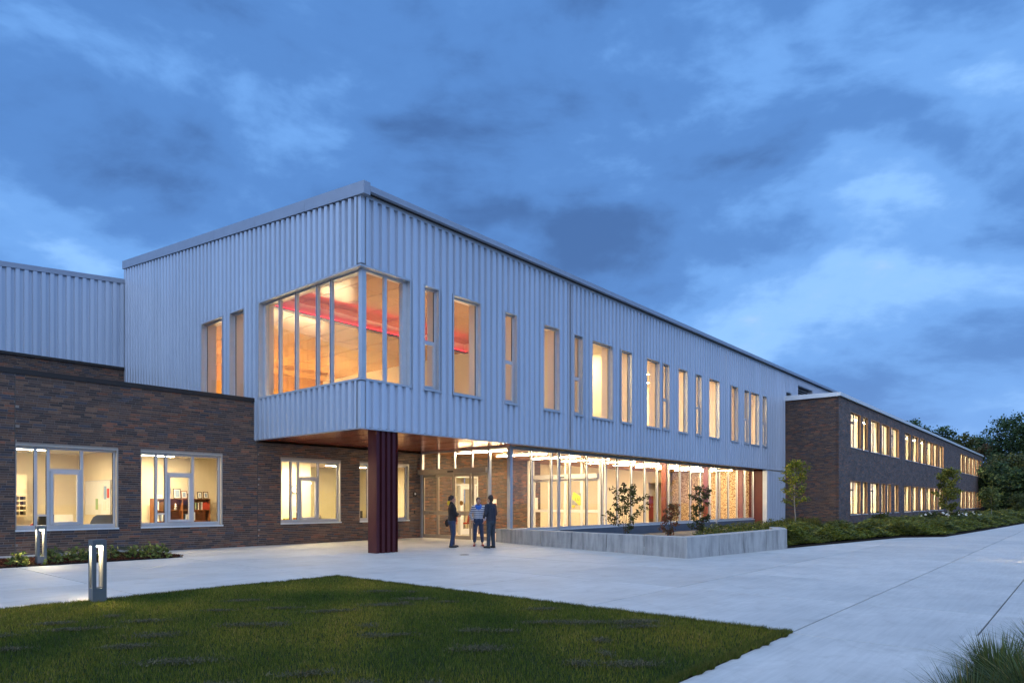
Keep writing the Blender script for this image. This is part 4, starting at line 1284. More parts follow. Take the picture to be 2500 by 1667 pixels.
# ================================================================== ROOM CONTENTS
def simple(name, mb, mat, label, cat, group=None, smooth=False):
    o = mb.build(name, mat, None, smooth); return tag(o, label, cat, group)
# bookcase with its things
bc = thing('bookcase', 'brown wooden bookcase of books in the second office window', 'bookcase', (-2.38, 8.50, 0.0))
W_, H_, D_ = 1.98, 1.64, 0.30
MB().box(0, 0.025, 0, D_, 0, H_).box(W_ / 2 - 0.0125, W_ / 2 + 0.0125, 0, D_, 0, H_).box(W_ - 0.025, W_, 0, D_, 0, H_).build('side_panel', 'shelf_wood', bc)
for z in (0.05, 0.44, 0.83, 1.22, 1.615):
    MB().box(0.027, W_ / 2 - 0.014, 0.002, D_ - 0.02, z, z + 0.024).build('shelf', 'shelf_wood', bc)
    MB().box(W_ / 2 + 0.014, W_ - 0.027, 0.002, D_ - 0.02, z, z + 0.024).build('shelf', 'shelf_wood', bc)
MB().box(0.0, W_, D_ - 0.018, D_, 0, H_).build('back_panel', 'shelf_wood', bc)
bcols = ['paper_white', 'paper_white', 'paper_blue', 'paper_red', 'dark_wood', 'grey_plastic', 'paper_green', 'black_plastic']
rb = random.Random(4)
BK = [(0.06, 0.46, 1.246), (1.30, 1.92, 1.246), (0.06, 0.30, 0.856), (1.04, 1.42, 0.856)]
for si, (a, b, z) in enumerate(BK):
    x = a
    while x < b:
        wd = rb.uniform(0.035, 0.065); hh = rb.uniform(0.22, 0.30)
        m_ = rb.choice(bcols) if not (si == 1 and x > 1.7) else 'paper_red'
        bk = MB().box(-2.38 + x, -2.38 + x + wd - 0.003, 8.53, 8.70, z, z + hh)
        cn = {'paper_white': 'white', 'paper_blue': 'blue', 'paper_red': 'red', 'dark_wood': 'brown', 'grey_plastic': 'grey', 'paper_green': 'green', 'black_plastic': 'black'}[m_]
        simple('book', bk, m_, 'upright %s book on the %s shelf of the bookcase' % (cn, ['top left', 'top right', 'middle left', 'middle right'][si]), 'book', 'books in the bookcase')
        x += wd
for i, (x, w2, h2, m_, lb) in enumerate([(0.12, 0.22, 0.14, 'white_paint', 'low white picture frame at the end of the bookcase top'), (0.72, 0.26, 0.36, 'black_plastic', 'tall black picture frame with six photos on the bookcase'), (0.98, 0.22, 0.28, 'shelf_wood', 'wooden picture frame next to the tall black one on the bookcase'), (1.20, 0.20, 0.19, 'black_plastic', 'small dark picture frame in the middle of the bookcase top'), (1.56, 0.17, 0.25, 'black_plastic', 'narrow dark picture frame on the bookcase above the white books'), (1.77, 0.19, 0.26, 'dark_wood', 'brown picture frame with white mount at the bookcase end')]):
    o = thing('picture_frame', lb, 'picture frame', (-2.38 + x, 8.60, 1.641)); o.rotation_euler = (R(-10), 0, 0)
    MB().box(0, w2, 0, 0.015, 0, h2).build('frame', m_, o)
    MB().box(0.025, w2 - 0.025, -0.003, 0.0, 0.025, h2 - 0.025).build('mount', 'paper_white', o)
    MB().box(0.06, w2 - 0.06, -0.006, -0.003, 0.06, h2 - 0.06).build('photo', 'paper_blue', o)
fg = MB().sphere((-1.60, 8.60, 1.285), (0.05, 0.04, 0.05)).sphere((-1.60, 8.59, 1.37), 0.04).sphere((-1.60, 8.585, 1.43), (0.03, 0.03, 0.035))
simple('figurine', fg, 'paper_white', 'small white figurine on a bookcase shelf', 'figurine', None, True)
# desk edge under the second and first windows
simple('desk', MB().box(-7.2, -4.1, 6.35, 7.05, 0.70, 0.735).box(-7.1, -7.05, 6.4, 7.0, 0, 0.70).box(-4.2, -4.15, 6.4, 7.0, 0, 0.70), 'grey_plastic', 'long desk behind the first office window', 'desk')
ph = MB(); ph.tube([(-6.66, 6.6, 0.76), (-6.40, 6.6, 0.80), (-6.33, 6.62, 0.90)], [0.07, 0.06, 0.02], 8)
simple('paper_tray', ph, 'chair_red', 'pinkish heap of papers on the desk in the first window', 'papers')
# pigeonholes
pg = thing('pigeonhole_rack', 'wooden pigeonhole mail rack on the wall of the first office', 'mail rack', (-6.66, 9.52, 1.08))
MB().box(0, 0.88, 0.28, 0.30, 0, 0.66).build('back_panel', 'dark_wood', pg)
for k in range(5): MB().box(0, 0.88, 0, 0.28, k * 0.155, k * 0.155 + 0.035).build('shelf', 'board_cork', pg)
for k in range(6): MB().box(k * 0.172, k * 0.172 + 0.018, 0.003, 0.28, 0.035, 0.155 * 4).build('divider', 'board_cork', pg)
MB().box(-7.5, -5.70, 9.83, 9.9, 0, 2.4).build('backing_wall', 'cream_wall', offices)
# whiteboard and pinned papers on the office side wall (faces -X)
wb = thing('whiteboard', 'pale whiteboard on the side wall of the first office', 'whiteboard', (-4.03, 7.55, 1.10))
MB().box(-0.012, 0.0, 0.0, 2.3, 0, 1.11).build('board', 'white_paint', wb)
MB().box(-0.022, 0.0, -0.02, 0.0, -0.02, 1.13).box(-0.022, 0.0, 2.3, 2.32, -0.02, 1.13).box(-0.022, 0.0, 0.0, 2.3, 1.11, 1.13).build('frame', 'aluminium', wb)
rp = random.Random(9)
for i, (y, z, w2, h2, m_, lb) in enumerate([(7.64, 1.80, 0.18, 0.30, 'paper_red', 'red edged paper pinned high on the whiteboard'), (7.88, 1.82, 0.2, 0.42, 'paper_blue', 'pale blue paper pinned on the whiteboard'), (8.12, 1.85, 0.2, 0.42, 'paper_white', 'tall white paper pinned on the whiteboard'), (7.66, 1.48, 0.2, 0.3, 'paper_white', 'white paper pinned below the red edged one'), (7.92, 1.40, 0.24, 0.3, 'paper_white', 'white paper pinned in the middle of the whiteboard'), (8.35, 1.30, 0.24, 0.34, 'paper_white', 'white paper pinned low on the whiteboard'), (8.62, 1.45, 0.22, 0.36, 'paper_green', 'pale green paper pinned on the whiteboard'), (7.66, 1.18, 0.2, 0.26, 'paper_white', 'white paper pinned at the bottom corner of the whiteboard')]):
    simple('pinned_paper', MB().box(-4.052, -4.047, y, y + w2, z - h2 / 2, z + h2 / 2), m_, lb, 'paper', 'papers pinned on the whiteboard')
ln = MB(); ln.tube([(-4.06, 10.2, 2.05), (-4.06, 10.16, 1.6), (-4.06, 10.2, 1.45)], [0.03, 0.05, 0.02], 6)
simple('lanyards', ln, 'paper_red', 'bunch of red lanyards hanging in the first office', 'lanyards')
simple('wall_phone', MB().box(-4.10, -4.04, 10.1, 10.25, 0.98, 1.18), 'black_plastic', 'black wall phone in the first office', 'phone')
def office_chair(x, y, rz, label, mat='black_plastic'):
    o = thing('office_chair', label, 'chair', (x, y, 0), rz)
    MB().prism([(-0.25, -0.24), (0.25, -0.24), (0.27, 0.2), (-0.27, 0.2)], 0.44, 0.52).build('seat', mat, o)
    b = MB(); b.v = [(-0.24, 0.20, 0.58), (0.24, 0.20, 0.58), (0.21, 0.33, 1.15), (-0.21, 0.33, 1.15), (-0.24, 0.26, 0.58), (0.24, 0.26, 0.58), (0.21, 0.38, 1.15), (-0.21, 0.38, 1.15)]
    b.f = [(0, 1, 2, 3), (5, 4, 7, 6), (1, 5, 6, 2), (4, 0, 3, 7), (3, 2, 6, 7), (0, 4, 5, 1)]
    b.build('backrest', mat, o)
    MB().tube([(0, 0, 0.06), (0, 0, 0.44)], 0.03, 8).build('stem', 'black_plastic', o)
    for k in range(5):
        a = k * 2 * math.pi / 5
        MB().tube([(0, 0, 0.09), (0.28 * math.cos(a), 0.28 * math.sin(a), 0.05)], 0.02, 6).build('leg', 'black_plastic', o)
    return o
office_chair(-5.95, 7.6, R(200), 'dark office chair behind the narrow pane of the first window')
scn = thing('desk_screen', 'dark grey rounded privacy screen on the desk in the first window', 'desk screen', (-4.95, 6.55, 0.736))
prof = [(0, 0), (0.75, 0), (0.75, 0.40), (0.22, 0.40), (0.12, 0.34), (0.05, 0.2)]
mb = MB(); mb.v = [(a, 0, b) for a, b in prof] + [(a, 0.04, b) for a, b in prof]; k = len(prof)
mb.f = [tuple(range(k)), tuple(range(2 * k - 1, k - 1, -1))] + [(i, k + i, k + (i + 1) % k, (i + 1) % k) for i in range(k)]
mb.build('panel', 'grey_plastic', scn)
es = thing('easel', 'white flip chart easel in the back corner of the first office', 'easel', (-5.0, 9.0, 0))
MB().box(-0.35, 0.35, 0, 0.03, 0.72, 1.12).build('board', 'white_paint', es)
for xx in (-0.3, 0.3): MB().tube([(xx, 0.03, 0), (xx * 0.8, 0.03, 0.75)], 0.012, 6).build('leg', 'aluminium', es)
# third and fourth windows
ck = thing('wall_clock', 'round white wall clock behind the third office window', 'clock', (2.76, 8.0, 2.02))
MB().tube([(0, 0.0, 0), (0, 0.04, 0)], 0.17, 28).build('case', 'black_plastic', ck)
MB().tube([(0, -0.004, 0), (0, 0.0, 0)], 0.145, 28).build('dial', 'paper_white', ck)
MB().box(-0.005, 0.005, -0.008, -0.004, 0, 0.10).box(0, 0.07, -0.008, -0.004, -0.005, 0.005).build('hands', 'black_plastic', ck)
MB().box(2.2, 3.5, 8.05, 8.15, 0, 3.14).build('partition', 'cream_wall', offices)
simple('wall_notice', MB().box(2.62, 2.92, 8.035, 8.045, 1.35, 1.62), 'paper_white', 'white notice on the wall below the clock', 'notice')
simple('orange_panel', MB().box(4.0, 4.9, 11.42, 11.48, 1.2, 2.5), 'orange_paint', 'orange wall panel deep inside the third office window', 'wall panel')
simple('reception_counter', MB().box(1.5, 3.4, 6.6, 7.2, 0.0, 0.74).box(1.45, 3.45, 6.55, 7.25, 0.74, 0.78), 'board_cork', 'light reception counter behind the third office window', 'counter')
rc = random.Random(3)
for i, (x, y, w2, d2, h2, m_, lb) in enumerate([(1.6, 6.8, 0.3, 0.2, 0.12, 'paper_yellow', 'yellow box on the reception counter'), (2.1, 6.9, 0.34, 0.22, 0.14, 'shelf_wood', 'brown box on the reception counter'), (3.1, 6.8, 0.06, 0.06, 0.24, 'black_plastic', 'dark bottle at the end of the reception counter'), (3.2, 6.9, 0.06, 0.06, 0.22, 'grey_plastic', 'grey bottle at the end of the reception counter'), (1.05, 6.75, 0.3, 0.25, 0.1, 'paper_white', 'stack of white papers behind the third window')]):
    z = 0.78 if x > 1.4 else 0.74
    mb = MB()
    if w2 < 0.1: mb.tube([(x, y, z), (x, y, z + h2 * 0.65), (x, y, z + h2 * 0.75), (x, y, z + h2)], [0.035, 0.035, 0.014, 0.012], 10)
    else: mb.box(x, x + w2, y, y + d2, z, z + h2 * 0.6).box(x + 0.02, x + w2 - 0.03, y + 0.01, y + d2 - 0.02, z + h2 * 0.6, z + h2)
    simple('counter_item', mb, m_, lb, 'desk item')
office_chair(6.4, 7.4, R(20), 'dark office chair behind the window beside the maroon column')
office_chair(5.35, 7.6, R(160), 'dark office chair half hidden by the maroon column')
simple('desk', MB().box(4.5, 6.9, 6.4, 7.0, 0.70, 0.735).box(4.55, 4.6, 6.45, 6.95, 0, 0.7).box(6.8, 6.85, 6.45, 6.95, 0, 0.7), 'board_cork', 'pale desk behind the window beside the maroon column', 'desk')
for i, (xx, lb) in enumerate(((4.9, 'glowing globe lamp seen through the window beside the maroon column'), (3.95, 'glowing globe lamp deep in the third office window'))):
    o = thing('globe_lamp', lb, 'lamp', (xx, 10.4, 2.35))
    MB().sphere((0, 0, 0), 0.11).build('globe', 'globe_lamp', o, True); MB().tube([(0, 0, 0.1), (0, 0, 0.79)], 0.006, 6).build('cord', 'black_plastic', o)
# red chairs seen through the sliding doors
def red_chair(x, y, rz, label):
    o = thing('side_chair', label, 'chair', (x, y, 0), rz, 'red side chairs')
    MB().box(-0.25, 0.25, -0.25, 0.25, 0.42, 0.48).build('seat', 'chair_red', o)
    b = MB(); b.v = [(-0.25, 0.22, 0.50), (0.25, 0.22, 0.50), (0.23, 0.30, 0.88), (-0.23, 0.30, 0.88), (-0.25, 0.26, 0.50), (0.25, 0.26, 0.50), (0.23, 0.34, 0.88), (-0.23, 0.34, 0.88)]
    b.f = [(0, 1, 2, 3), (5, 4, 7, 6), (1, 5, 6, 2), (4, 0, 3, 7), (3, 2, 6, 7), (0, 4, 5, 1)]
    b.build('backrest', 'chair_red', o)
    for sx in (-0.22, 0.22):
        for sy in (-0.22, 0.24): MB().tube([(sx, sy, 0), (sx * 0.95, sy, 0.43)], 0.014, 6).build('leg', 'dark_wood', o)
red_chair(12.4, 8.0, R(195), 'red side chair seen through the middle of the sliding doors')
red_chair(11.45, 8.1, R(195), 'red side chair partly hidden by the person in the black jacket')
# lobby: lockers, poster, notices
lk = thing('lockers', 'bank of red lockers at the back of the lobby', 'lockers', (29.6, 8.05, 0.0))
for k in range(6):
    d_ = MB().box(k * 0.38 + 0.006, (k + 1) * 0.38 - 0.006, 0, 0.5, 0.3, 1.95).build('locker_door', 'locker_red', lk)
    MB().box(k * 0.38 + 0.29, k * 0.38 + 0.33, -0.02, -0.002, 1.15, 1.25).build('handle', 'aluminium', d_)
MB().box(0, 2.28, 0.02, 0.5, 0.0, 0.3).build('plinth', 'dark_wood', lk)
def text(parent, s, face_mat, size, loc, rot, ext=0.002):
    c = bpy.data.curves.new('lettering', 'FONT'); c.body = s; c.size = size; c.extrude = ext; c.align_x = 'CENTER'; c.align_y = 'CENTER'
    o = bpy.data.objects.new('lettering', c); COL.objects.link(o); o.parent = parent; o.location = loc; o.rotation_euler = rot
    c.materials.append(M[face_mat])
    me = bpy.data.meshes.new_from_object(o.evaluated_get(bpy.context.evaluated_depsgraph_get()))
    bpy.data.objects.remove(o, do_unlink=True)
    if not me.materials: me.materials.append(M[face_mat])
    o = link('lettering', me, parent, loc); o.rotation_euler = rot
    return o
ps = thing('poster', 'grey poster with a yellow shape and the letters CLU on the inner doors', 'poster', (14.47, 2.62, 1.66))
MB().box(0.0, 0.012, -0.26, 0.26, -0.29, 0.29).build('sheet', 'poster_grey', ps)
mb = MB(); mb.poly([(-0.004, 0.16, 0.36), (-0.004, -0.26, 0.12), (-0.004, -0.26, -0.29), (-0.004, -0.14, -0.29), (-0.004, 0.26, 0.06)][::-1]); mb.build('yellow_shape', 'paper_yellow', ps)
RT = (R(90), 0, R(-90))
text(ps, 'C', 'poster_green', 0.30, (-0.008, 0.15, 0.04), RT); text(ps, 'L', 'paper_red', 0.20, (-0.008, 0.02, -0.02), RT); text(ps, 'U', 'paper_red', 0.20, (-0.008, -0.12, -0.01), RT)
mb = MB(); mb.tube([(14.472, 2.79, 1.33), (14.48, 2.79, 1.33)], 0.085, 18); simple('round_sticker', mb, 'paper_yellow', 'round yellow sticker below the poster on the inner doors', 'sticker')
nt = thing('door_notice', 'red and white notice taped to the glass beside the sliding doors', 'notice', (12.28, 5.90, 1.36))
MB().box(-0.14, 0.14, 0, 0.01, -0.30, 0.30).build('sheet', 'paper_white', nt); MB().box(-0.12, 0.12, -0.003, 0.0, -0.26, 0.10).build('red_block', 'paper_red', nt)
simple('notice_board', MB().box(14.85, 15.6, 5.86, 5.90, 1.05, 1.75), 'paper_white', 'blank white board on the brick wall behind the inner doors', 'notice board')
rd = thing('intercom', 'square intercom plate on the brick wall left of the sliding doors', 'intercom', (7.20, YB - 0.012, 1.85))
MB().box(-0.085, 0.085, -0.03, 0, -0.1, 0.1).build('plate', 'dark_coping', rd); MB().tube([(0, -0.042, 0.02), (0, -0.03, 0.02)], 0.045, 16).build('speaker', 'aluminium', rd)
simple('card_reader', MB().box(7.16, 7.21, YB - 0.04, YB - 0.012, 1.03, 1.17), 'black_plastic', 'small black card reader on the brick wall below the intercom', 'card reader')

# ================================================================== PLANTING
TH_ = R(YAW); CT, ST = math.cos(TH_), math.sin(TH_)
def at_px(px_, D):
    l = (px_ - 1250) / 1640
    return CAM_X + D * (CT + l * ST), CAM_Y + D * (ST - l * CT)
def at_ground(px_, py_, z=0.0):
    return at_px(px_, 1640 * (CAM_Z - z) / (py_ - 1225))
def tree(name, label, x, y, H, width, trunk_h, leaf, nleaf, cols, wts, cat='tree', group=None, z=0.0, bark='bark_pale', slender=True, seed=0, trunk_r=None, limbs=16, stems=1, spread=None):
    rnd = random.Random(seed); 
    o = thing(name, label, cat, (x, y, z), 0, group)
    mb = MB(); tips = []
    for s in range(stems):
        lean = Vector((rnd.uniform(-0.04, 0.04), rnd.uniform(-0.04, 0.04), 0)) * (1 if stems == 1 else 5)
        tr = trunk_r or H * 0.009
        pts = [Vector((0, 0, -0.1)) + lean * (t * H) + Vector((rnd.uniform(-1, 1), rnd.uniform(-1, 1), 0)) * 0.006 * H + Vector((0, 0, t * H)) for t in (0, 0.2, 0.4, 0.6, 0.8, 0.97)]
        mb.tube(pts, [tr, tr * 0.85, tr * 0.7, tr * 0.5, tr * 0.3, tr * 0.1], 7)
        for i in range(limbs):
            t = trunk_h / H + (0.96 - trunk_h / H) * (i + rnd.random()) / limbs
            k = t * 5 * 0.97 / 0.97; j = min(int(k), 4)
            p = pts[j].lerp(pts[j + 1], k - j)
            fr_ = (t - trunk_h / H) / (1 - trunk_h / H)
            rad = width / 2 * (math.sin(math.pi * min(1, 0.22 + 0.78 * fr_)) ** 0.7 if slender else math.sin(math.pi * min(1, 0.25 + 0.65 * fr_)) ** 0.5) * rnd.uniform(0.6, 1.12)
            a = i * 2.4 + rnd.uniform(-0.5, 0.5)
            d = Vector((math.cos(a), math.sin(a), 0))
            up = rnd.uniform(0.35, 0.95) if slender else rnd.uniform(0.1, 0.6)
            m = p + d * rad * 0.55 + Vector((0, 0, rad * up * 0.6)); e2 = p + d * rad + Vector((0, 0, rad * up * 1.1))
            mb.tube([p, m, e2], [tr * 0.3, tr * 0.18, tr * 0.06], 5)
            for q in range(5):
                f_ = 0.3 + 0.7 * q / 4
                b = p.lerp(m, f_ * 2) if f_ < 0.5 else m.lerp(e2, f_ * 2 - 1)
                tips.append((b, 0.25 + 0.4 * f_))
        tips.append((pts[-1], 0.4))
    mb.build('trunk', bark, o, True)
    T = np.array([tuple(b) for b, w_ in tips]); Wt = np.array([w_ for b, w_ in tips])
    ch = NP.choice(len(T), nleaf, p=Wt / Wt.sum())
    sp = spread or width * (0.10 if slender else 0.085)
    P_ = T[ch] + NP.normal(0, 1, (nleaf, 3)) * sp * np.array([1, 1, 0.75])
    v, f = leaf_quads(P_, leaf, 0.6, 0.2)
    # clump tone: whole twigs lighter or darker
    tone = NP.uniform(0.55, 1.35, len(T))[ch][:, None]
    np_mesh('crown', v, f, 'leaf', o, np.clip(palette(nleaf, cols, wts, 0.2) * tone, 0.003, 1))
    return o
YG = [(0.20, 0.25, 0.025), (0.30, 0.29, 0.03), (0.11, 0.18, 0.025), (0.40, 0.30, 0.035)]
x, y = at_ground(1941, 1290)
tree('young_tree', 'young pale barked tree with yellow green leaves where the silver block meets the brick wing', x, y, 4.05, 1.75, 1.25, 0.05, 3000, YG, [4, 4, 2, 1.5], group='young street trees along the brick wing', seed=3, limbs=24, spread=0.085)
x, y = at_ground(2316, 1284)
tree('young_tree', 'young tree with olive leaves in front of the blank brick between window groups', x, y, 3.75, 1.5, 1.0, 0.075, 2700, [(0.18, 0.19, 0.03), (0.26, 0.23, 0.04), (0.11, 0.13, 0.025)], [3, 3, 2], group='young street trees along the brick wing', seed=5, limbs=24, spread=0.10)
x, y = at_ground(2421.5, 1271)
tree('young_tree', 'young green tree just past the end of the brick wing', x, y, 2.75, 1.55, 0.8, 0.08, 1400, [(0.09, 0.12, 0.03), (0.12, 0.14, 0.04)], None, group='young street trees along the brick wing', seed=6)
x, y = at_ground(2483, 1262)
tree('young_tree', 'smallest and farthest young tree near the picture edge', x, y, 2.25, 1.6, 0.7, 0.09, 1200, [(0.07, 0.095, 0.03), (0.095, 0.11, 0.035)], None, group='young street trees along the brick wing', seed=7)
# woods beyond the wing
DG = [(0.0574, 0.1035, 0.0378), (0.0887, 0.1366, 0.0491), (0.0418, 0.0745, 0.0302)]
BR = [(0.1566, 0.0994, 0.0378), (0.1044, 0.1035, 0.0378), (0.2218, 0.1076, 0.0416)]
OL = [(0.1174, 0.1283, 0.0378), (0.0783, 0.0994, 0.034), (0.1566, 0.1449, 0.0454)]
WOODS = [(2238, 1030, 124, 6.0, DG, 'dark green tree crown standing above the far roof edge'), (2292, 1048, 126, 5.5, DG, 'broad dark crown next to the one above the far roof edge'), (2345, 1068, 124, 5.0, OL, 'olive crown dipping behind the far end of the wing roof'), (2402, 1068, 128, 7.0, DG, 'rounded dark tree just right of the wing end'), (2425, 1092, 116, 6.0, BR, 'brown tinged autumn tree between the wing end and the tall tree'),
         (2468, 1024, 112, 7.0, DG, 'tallest open crowned tree of the woods'), (2512, 1048, 110, 7.0, DG, 'dark tree cut by the picture edge beside the tallest one'), (2455, 1122, 104, 6.5, OL, 'mid height olive tree under the tallest crown'), (2503, 1130, 102, 6.5, OL, 'mid height olive tree at the picture edge'), (2428, 1150, 100, 5.5, DG, 'dark bushy tree against the wing end wall'), (2474, 1172, 96, 5.5, DG, 'low dark bushy tree behind the young trees'), (2520, 1165, 94, 6.0, DG, 'low dark bushy tree at the picture edge'),
         (2585, 1060, 108, 7.5, DG, 'tall dark tree outside the view past the path'), (2670, 1075, 104, 8.0, OL, 'olive tree outside the view past the path')]
for i, (px_, py_, D, wd, cl_, lb) in enumerate(WOODS):
    x, y = at_px(px_, D); Ht = CAM_Z + (1225 - py_) / 1640 * D
    tree('woodland_tree', lb, x, y, Ht + 0.4, wd, Ht * (0.32 if py_ < 1060 else 0.10), 0.21, 5200, cl_, None, group='trees of the woods beyond the wing', bark='bark_dark' if i != 5 else 'bark_pale', slender=False, seed=40 + i, limbs=26, trunk_r=0.16)
n = 16000
pxs = NP.uniform(2380, 2760, n); Ds = NP.uniform(128, 150, n); l = (pxs - 1250) / 1640
P_ = np.stack([CAM_X + Ds * (CT + l * ST), CAM_Y + Ds * (ST - l * CT), NP.uniform(0, 1, n) ** 0.8 * (8.2 + 1.4 * np.sin(pxs * 0.05))], 1)
v, f = leaf_quads(P_, 0.42, 0.7)
o = np_mesh('distant_woods', v, f, 'leaf', None, palette(n, [(0.018, 0.030, 0.015), (0.03, 0.04, 0.02), (0.012, 0.02, 0.012)], None, 0.25))
tag(o, 'dark mass of woods closing the view beyond the path', 'woods', kind='stuff')
# vine maples in the planter
for px_, D, H_, wd, cols, wts, nl, sd_, lb, st_ in [
    (1527, 24.0, 1.95, 1.5, [(0.030, 0.045, 0.012), (0.05, 0.06, 0.015), (0.06, 0.035, 0.015)], [4, 3, 1], 950, 61, 'spreading green vine maple in the concrete planter', 4),
    (1625, 23.0, 1.38, 0.62, [(0.13, 0.045, 0.02), (0.09, 0.06, 0.02), (0.20, 0.07, 0.03)], [3, 3, 2], 430, 62, 'small reddish shrub between the two green maples in the planter', 3),
    (1703, 24.5, 2.05, 0.78, [(0.028, 0.042, 0.012), (0.045, 0.055, 0.014), (0.07, 0.03, 0.015)], [4, 3, 1], 720, 63, 'upright dark green maple in the planter nearest its prow', 3)]:
    x, y = at_px(px_, D)
    tree('vine_maple', lb, x, y, H_ + 0.25, wd, 0.45, 0.048, int(nl * 1.4), [tuple(c_ * 1.5 for c_ in cc_) for cc_ in cols], wts, 'shrub', 'shrubs in the concrete planter', -0.04, 'bark_dark', True, sd_, 0.014, 9, st_, 0.05)
def inside(px_, py_, poly):
    c = np.zeros(len(px_), bool); j = len(poly) - 1
    for i in range(len(poly)):
        xi, yi = poly[i]; xj, yj = poly[j]
        c ^= ((yi > py_) != (yj > py_)) & (px_ < (xj - xi) * (py_ - yi) / (yj - yi + 1e-12) + xi); j = i
    return c
n = 42000
poly = [(7.6, -6.9), (12.6, -7.3), (13.4, -7.0), (32.5, -3.3), (32.5, -1.6), (16, -3.2), (10.0, -5.4)]
x = NP.uniform(6.5, 32.5, n); y = NP.uniform(-7.5, 0, n); ok = inside(x, y, poly); x, y = x[ok], y[ok]
hm = 0.10 * (np.sin(x * 2.2) * np.cos(y * 2.7) + 1) + 0.36
P_ = np.stack([x, y, -0.04 + hm * NP.uniform(0.15, 1.15, len(x))], 1)
v, f = leaf_quads(P_, 0.045, 0.6, 0.3)
o = np_mesh('planter_groundcover', v, f, 'leaf', None, palette(len(x), [(0.09, 0.11, 0.015), (0.15, 0.15, 0.02), (0.05, 0.065, 0.012)], [3, 2, 2], 0.25))
tag(o, 'low leafy ground cover filling the concrete planter', 'ground cover', kind='stuff')
# junipers spreading along the wing
EX = np.array([10.64, 14.66, 20.6, 22.6, 31.4, 47.1, 75, 116]); EY = np.array([-8.44, -9.03, -9.9, -11.2, -11.72, -12.5, -13.2, -13.8])
n = 150000
u = NP.uniform(0, 1, n) ** 1.9; x = 10.9 + u * 95
ye = np.interp(x, EX, EY)
dd = NP.uniform(0, 1, n) ** 1.3 * np.clip(1.4 + (x - 10.6) * 0.18, 1.0, 6.0)
y = ye + 0.12 + dd
ok = (y < np.where(x < 32, -7.3 + (x - 12.9) * 0.19, YW - 0.1)); x, y, dd = x[ok], y[ok], dd[ok]; n = len(x)
hm = (0.30 + 0.14 * np.sin(x * 1.7 + 2 * np.sin(y * 1.1)) + 0.10 * np.sin(y * 3.1 + x * 0.6)) * np.clip(0.35 + dd * 1.3, 0, 1.25)
h = hm * NP.uniform(0.35, 1.0, n)
P_ = np.stack([x, y, 0.06 + h], 1)
a = NP.uniform(0, 2 * math.pi, n); L = NP.uniform(0.06, 0.13, n) * np.clip(1 + x / 60, 1, 2.2)
d = np.stack([np.cos(a) * L, np.sin(a) * L, NP.uniform(-0.01, 0.06, n)], 1); q = np.stack([-np.sin(a), np.cos(a), NP.uniform(-0.6, 0.6, n)], 1) * (L * 0.16)[:, None]
tone = (0.55 + 0.75 * np.clip(h / 0.5, 0, 1) * 0 + 0.45 * (np.sin(x * 2.9 + y * 1.3) > -0.2))[:, None]
o = np_mesh('juniper_cover', np.stack([P_ - d * 0.6, P_ + q, P_ + d, P_ - q], 1).reshape(-1, 3), np.arange(4 * n).reshape(n, 4), 'leaf', None,
            palette(n, [(0.21, 0.215, 0.025), (0.12, 0.15, 0.025), (0.30, 0.27, 0.035), (0.075, 0.11, 0.025)], [4, 4, 2, 2], 0.25) * tone)
tag(o, 'spreading olive green juniper along the edge of the path', 'ground cover', kind='stuff')
def bush(name, label, x, y, w_, h_, cols, wts, nleaf, leaf, cat, group, flowers=0, z=0.05):
    o = thing(name, label, cat, (x, y, z), 0, group)
    mb = MB()
    for k in range(7):
        a = k * 0.9; r = w_ * 0.35
        mb.tube([(0, 0, -0.05), (math.cos(a) * r * 0.5, math.sin(a) * r * 0.5, h_ * 0.45), (math.cos(a) * r, math.sin(a) * r, h_ * 0.8)], [0.012, 0.008, 0.003], 5)
    mb.build('stems', 'bark_dark', o)
    d = NP.normal(size=(nleaf, 3)); d /= np.linalg.norm(d, axis=1, keepdims=True); d[:, 2] = np.abs(d[:, 2])
    r = NP.uniform(0.45, 1.08, nleaf)[:, None] ** 0.6
    lump = 1 + 0.22 * np.sin(d[:, :1] * 6 + x) * np.cos(d[:, 1:2] * 7)
    P_ = d * r * lump * np.array([w_ / 2, w_ / 2, h_])
    v, f = leaf_quads(P_, leaf, 0.55, 0.3)
    np_mesh('foliage', v, f, 'leaf', o, palette(nleaf, cols, wts, 0.28))
    for k in range(flowers):
        a = random.uniform(0, 6.28); q = random.uniform(0.2, 0.95)
        fm_ = MB().sphere((math.cos(a) * w_ * 0.45 * q, math.sin(a) * w_ * 0.45 * q, h_ * (1.05 - 0.4 * q)), (0.075, 0.075, 0.06), 8, 6)
        fm_.build('flower_head', 'paper_white', o, True)
    return o
HY_L = ['white flowering hydrangea bush in front of the second bay of lower wing windows', 'white flowering hydrangea bush left of the olive young tree', 'white flowering hydrangea bush at the foot of the olive young tree', 'white flowering hydrangea bush right of the olive young tree', 'far white flowering hydrangea bush towards the wing end']
for i, (px_, py_) in enumerate(((2150, 1284), (2275, 1280), (2300, 1279), (2338, 1277), (2372, 1274))):
    x, y = at_ground(px_, py_)
    bush('hydrangea', HY_L[i], x, y, 1.5, 0.75, [(0.04, 0.065, 0.015), (0.065, 0.085, 0.02), (0.09, 0.05, 0.02)], [3, 3, 1], 700, 0.09, 'shrub', 'hydrangeas along the brick wing', 0 if i == 0 else 7)
GR_L = ['tuft of upright bed grass beside the young tree trunk', 'tuft of upright bed grass against the brick wing side wall', 'tuft of upright bed grass at the near corner of the brick wing', 'tuft of bed grass behind the end of the concrete planter']
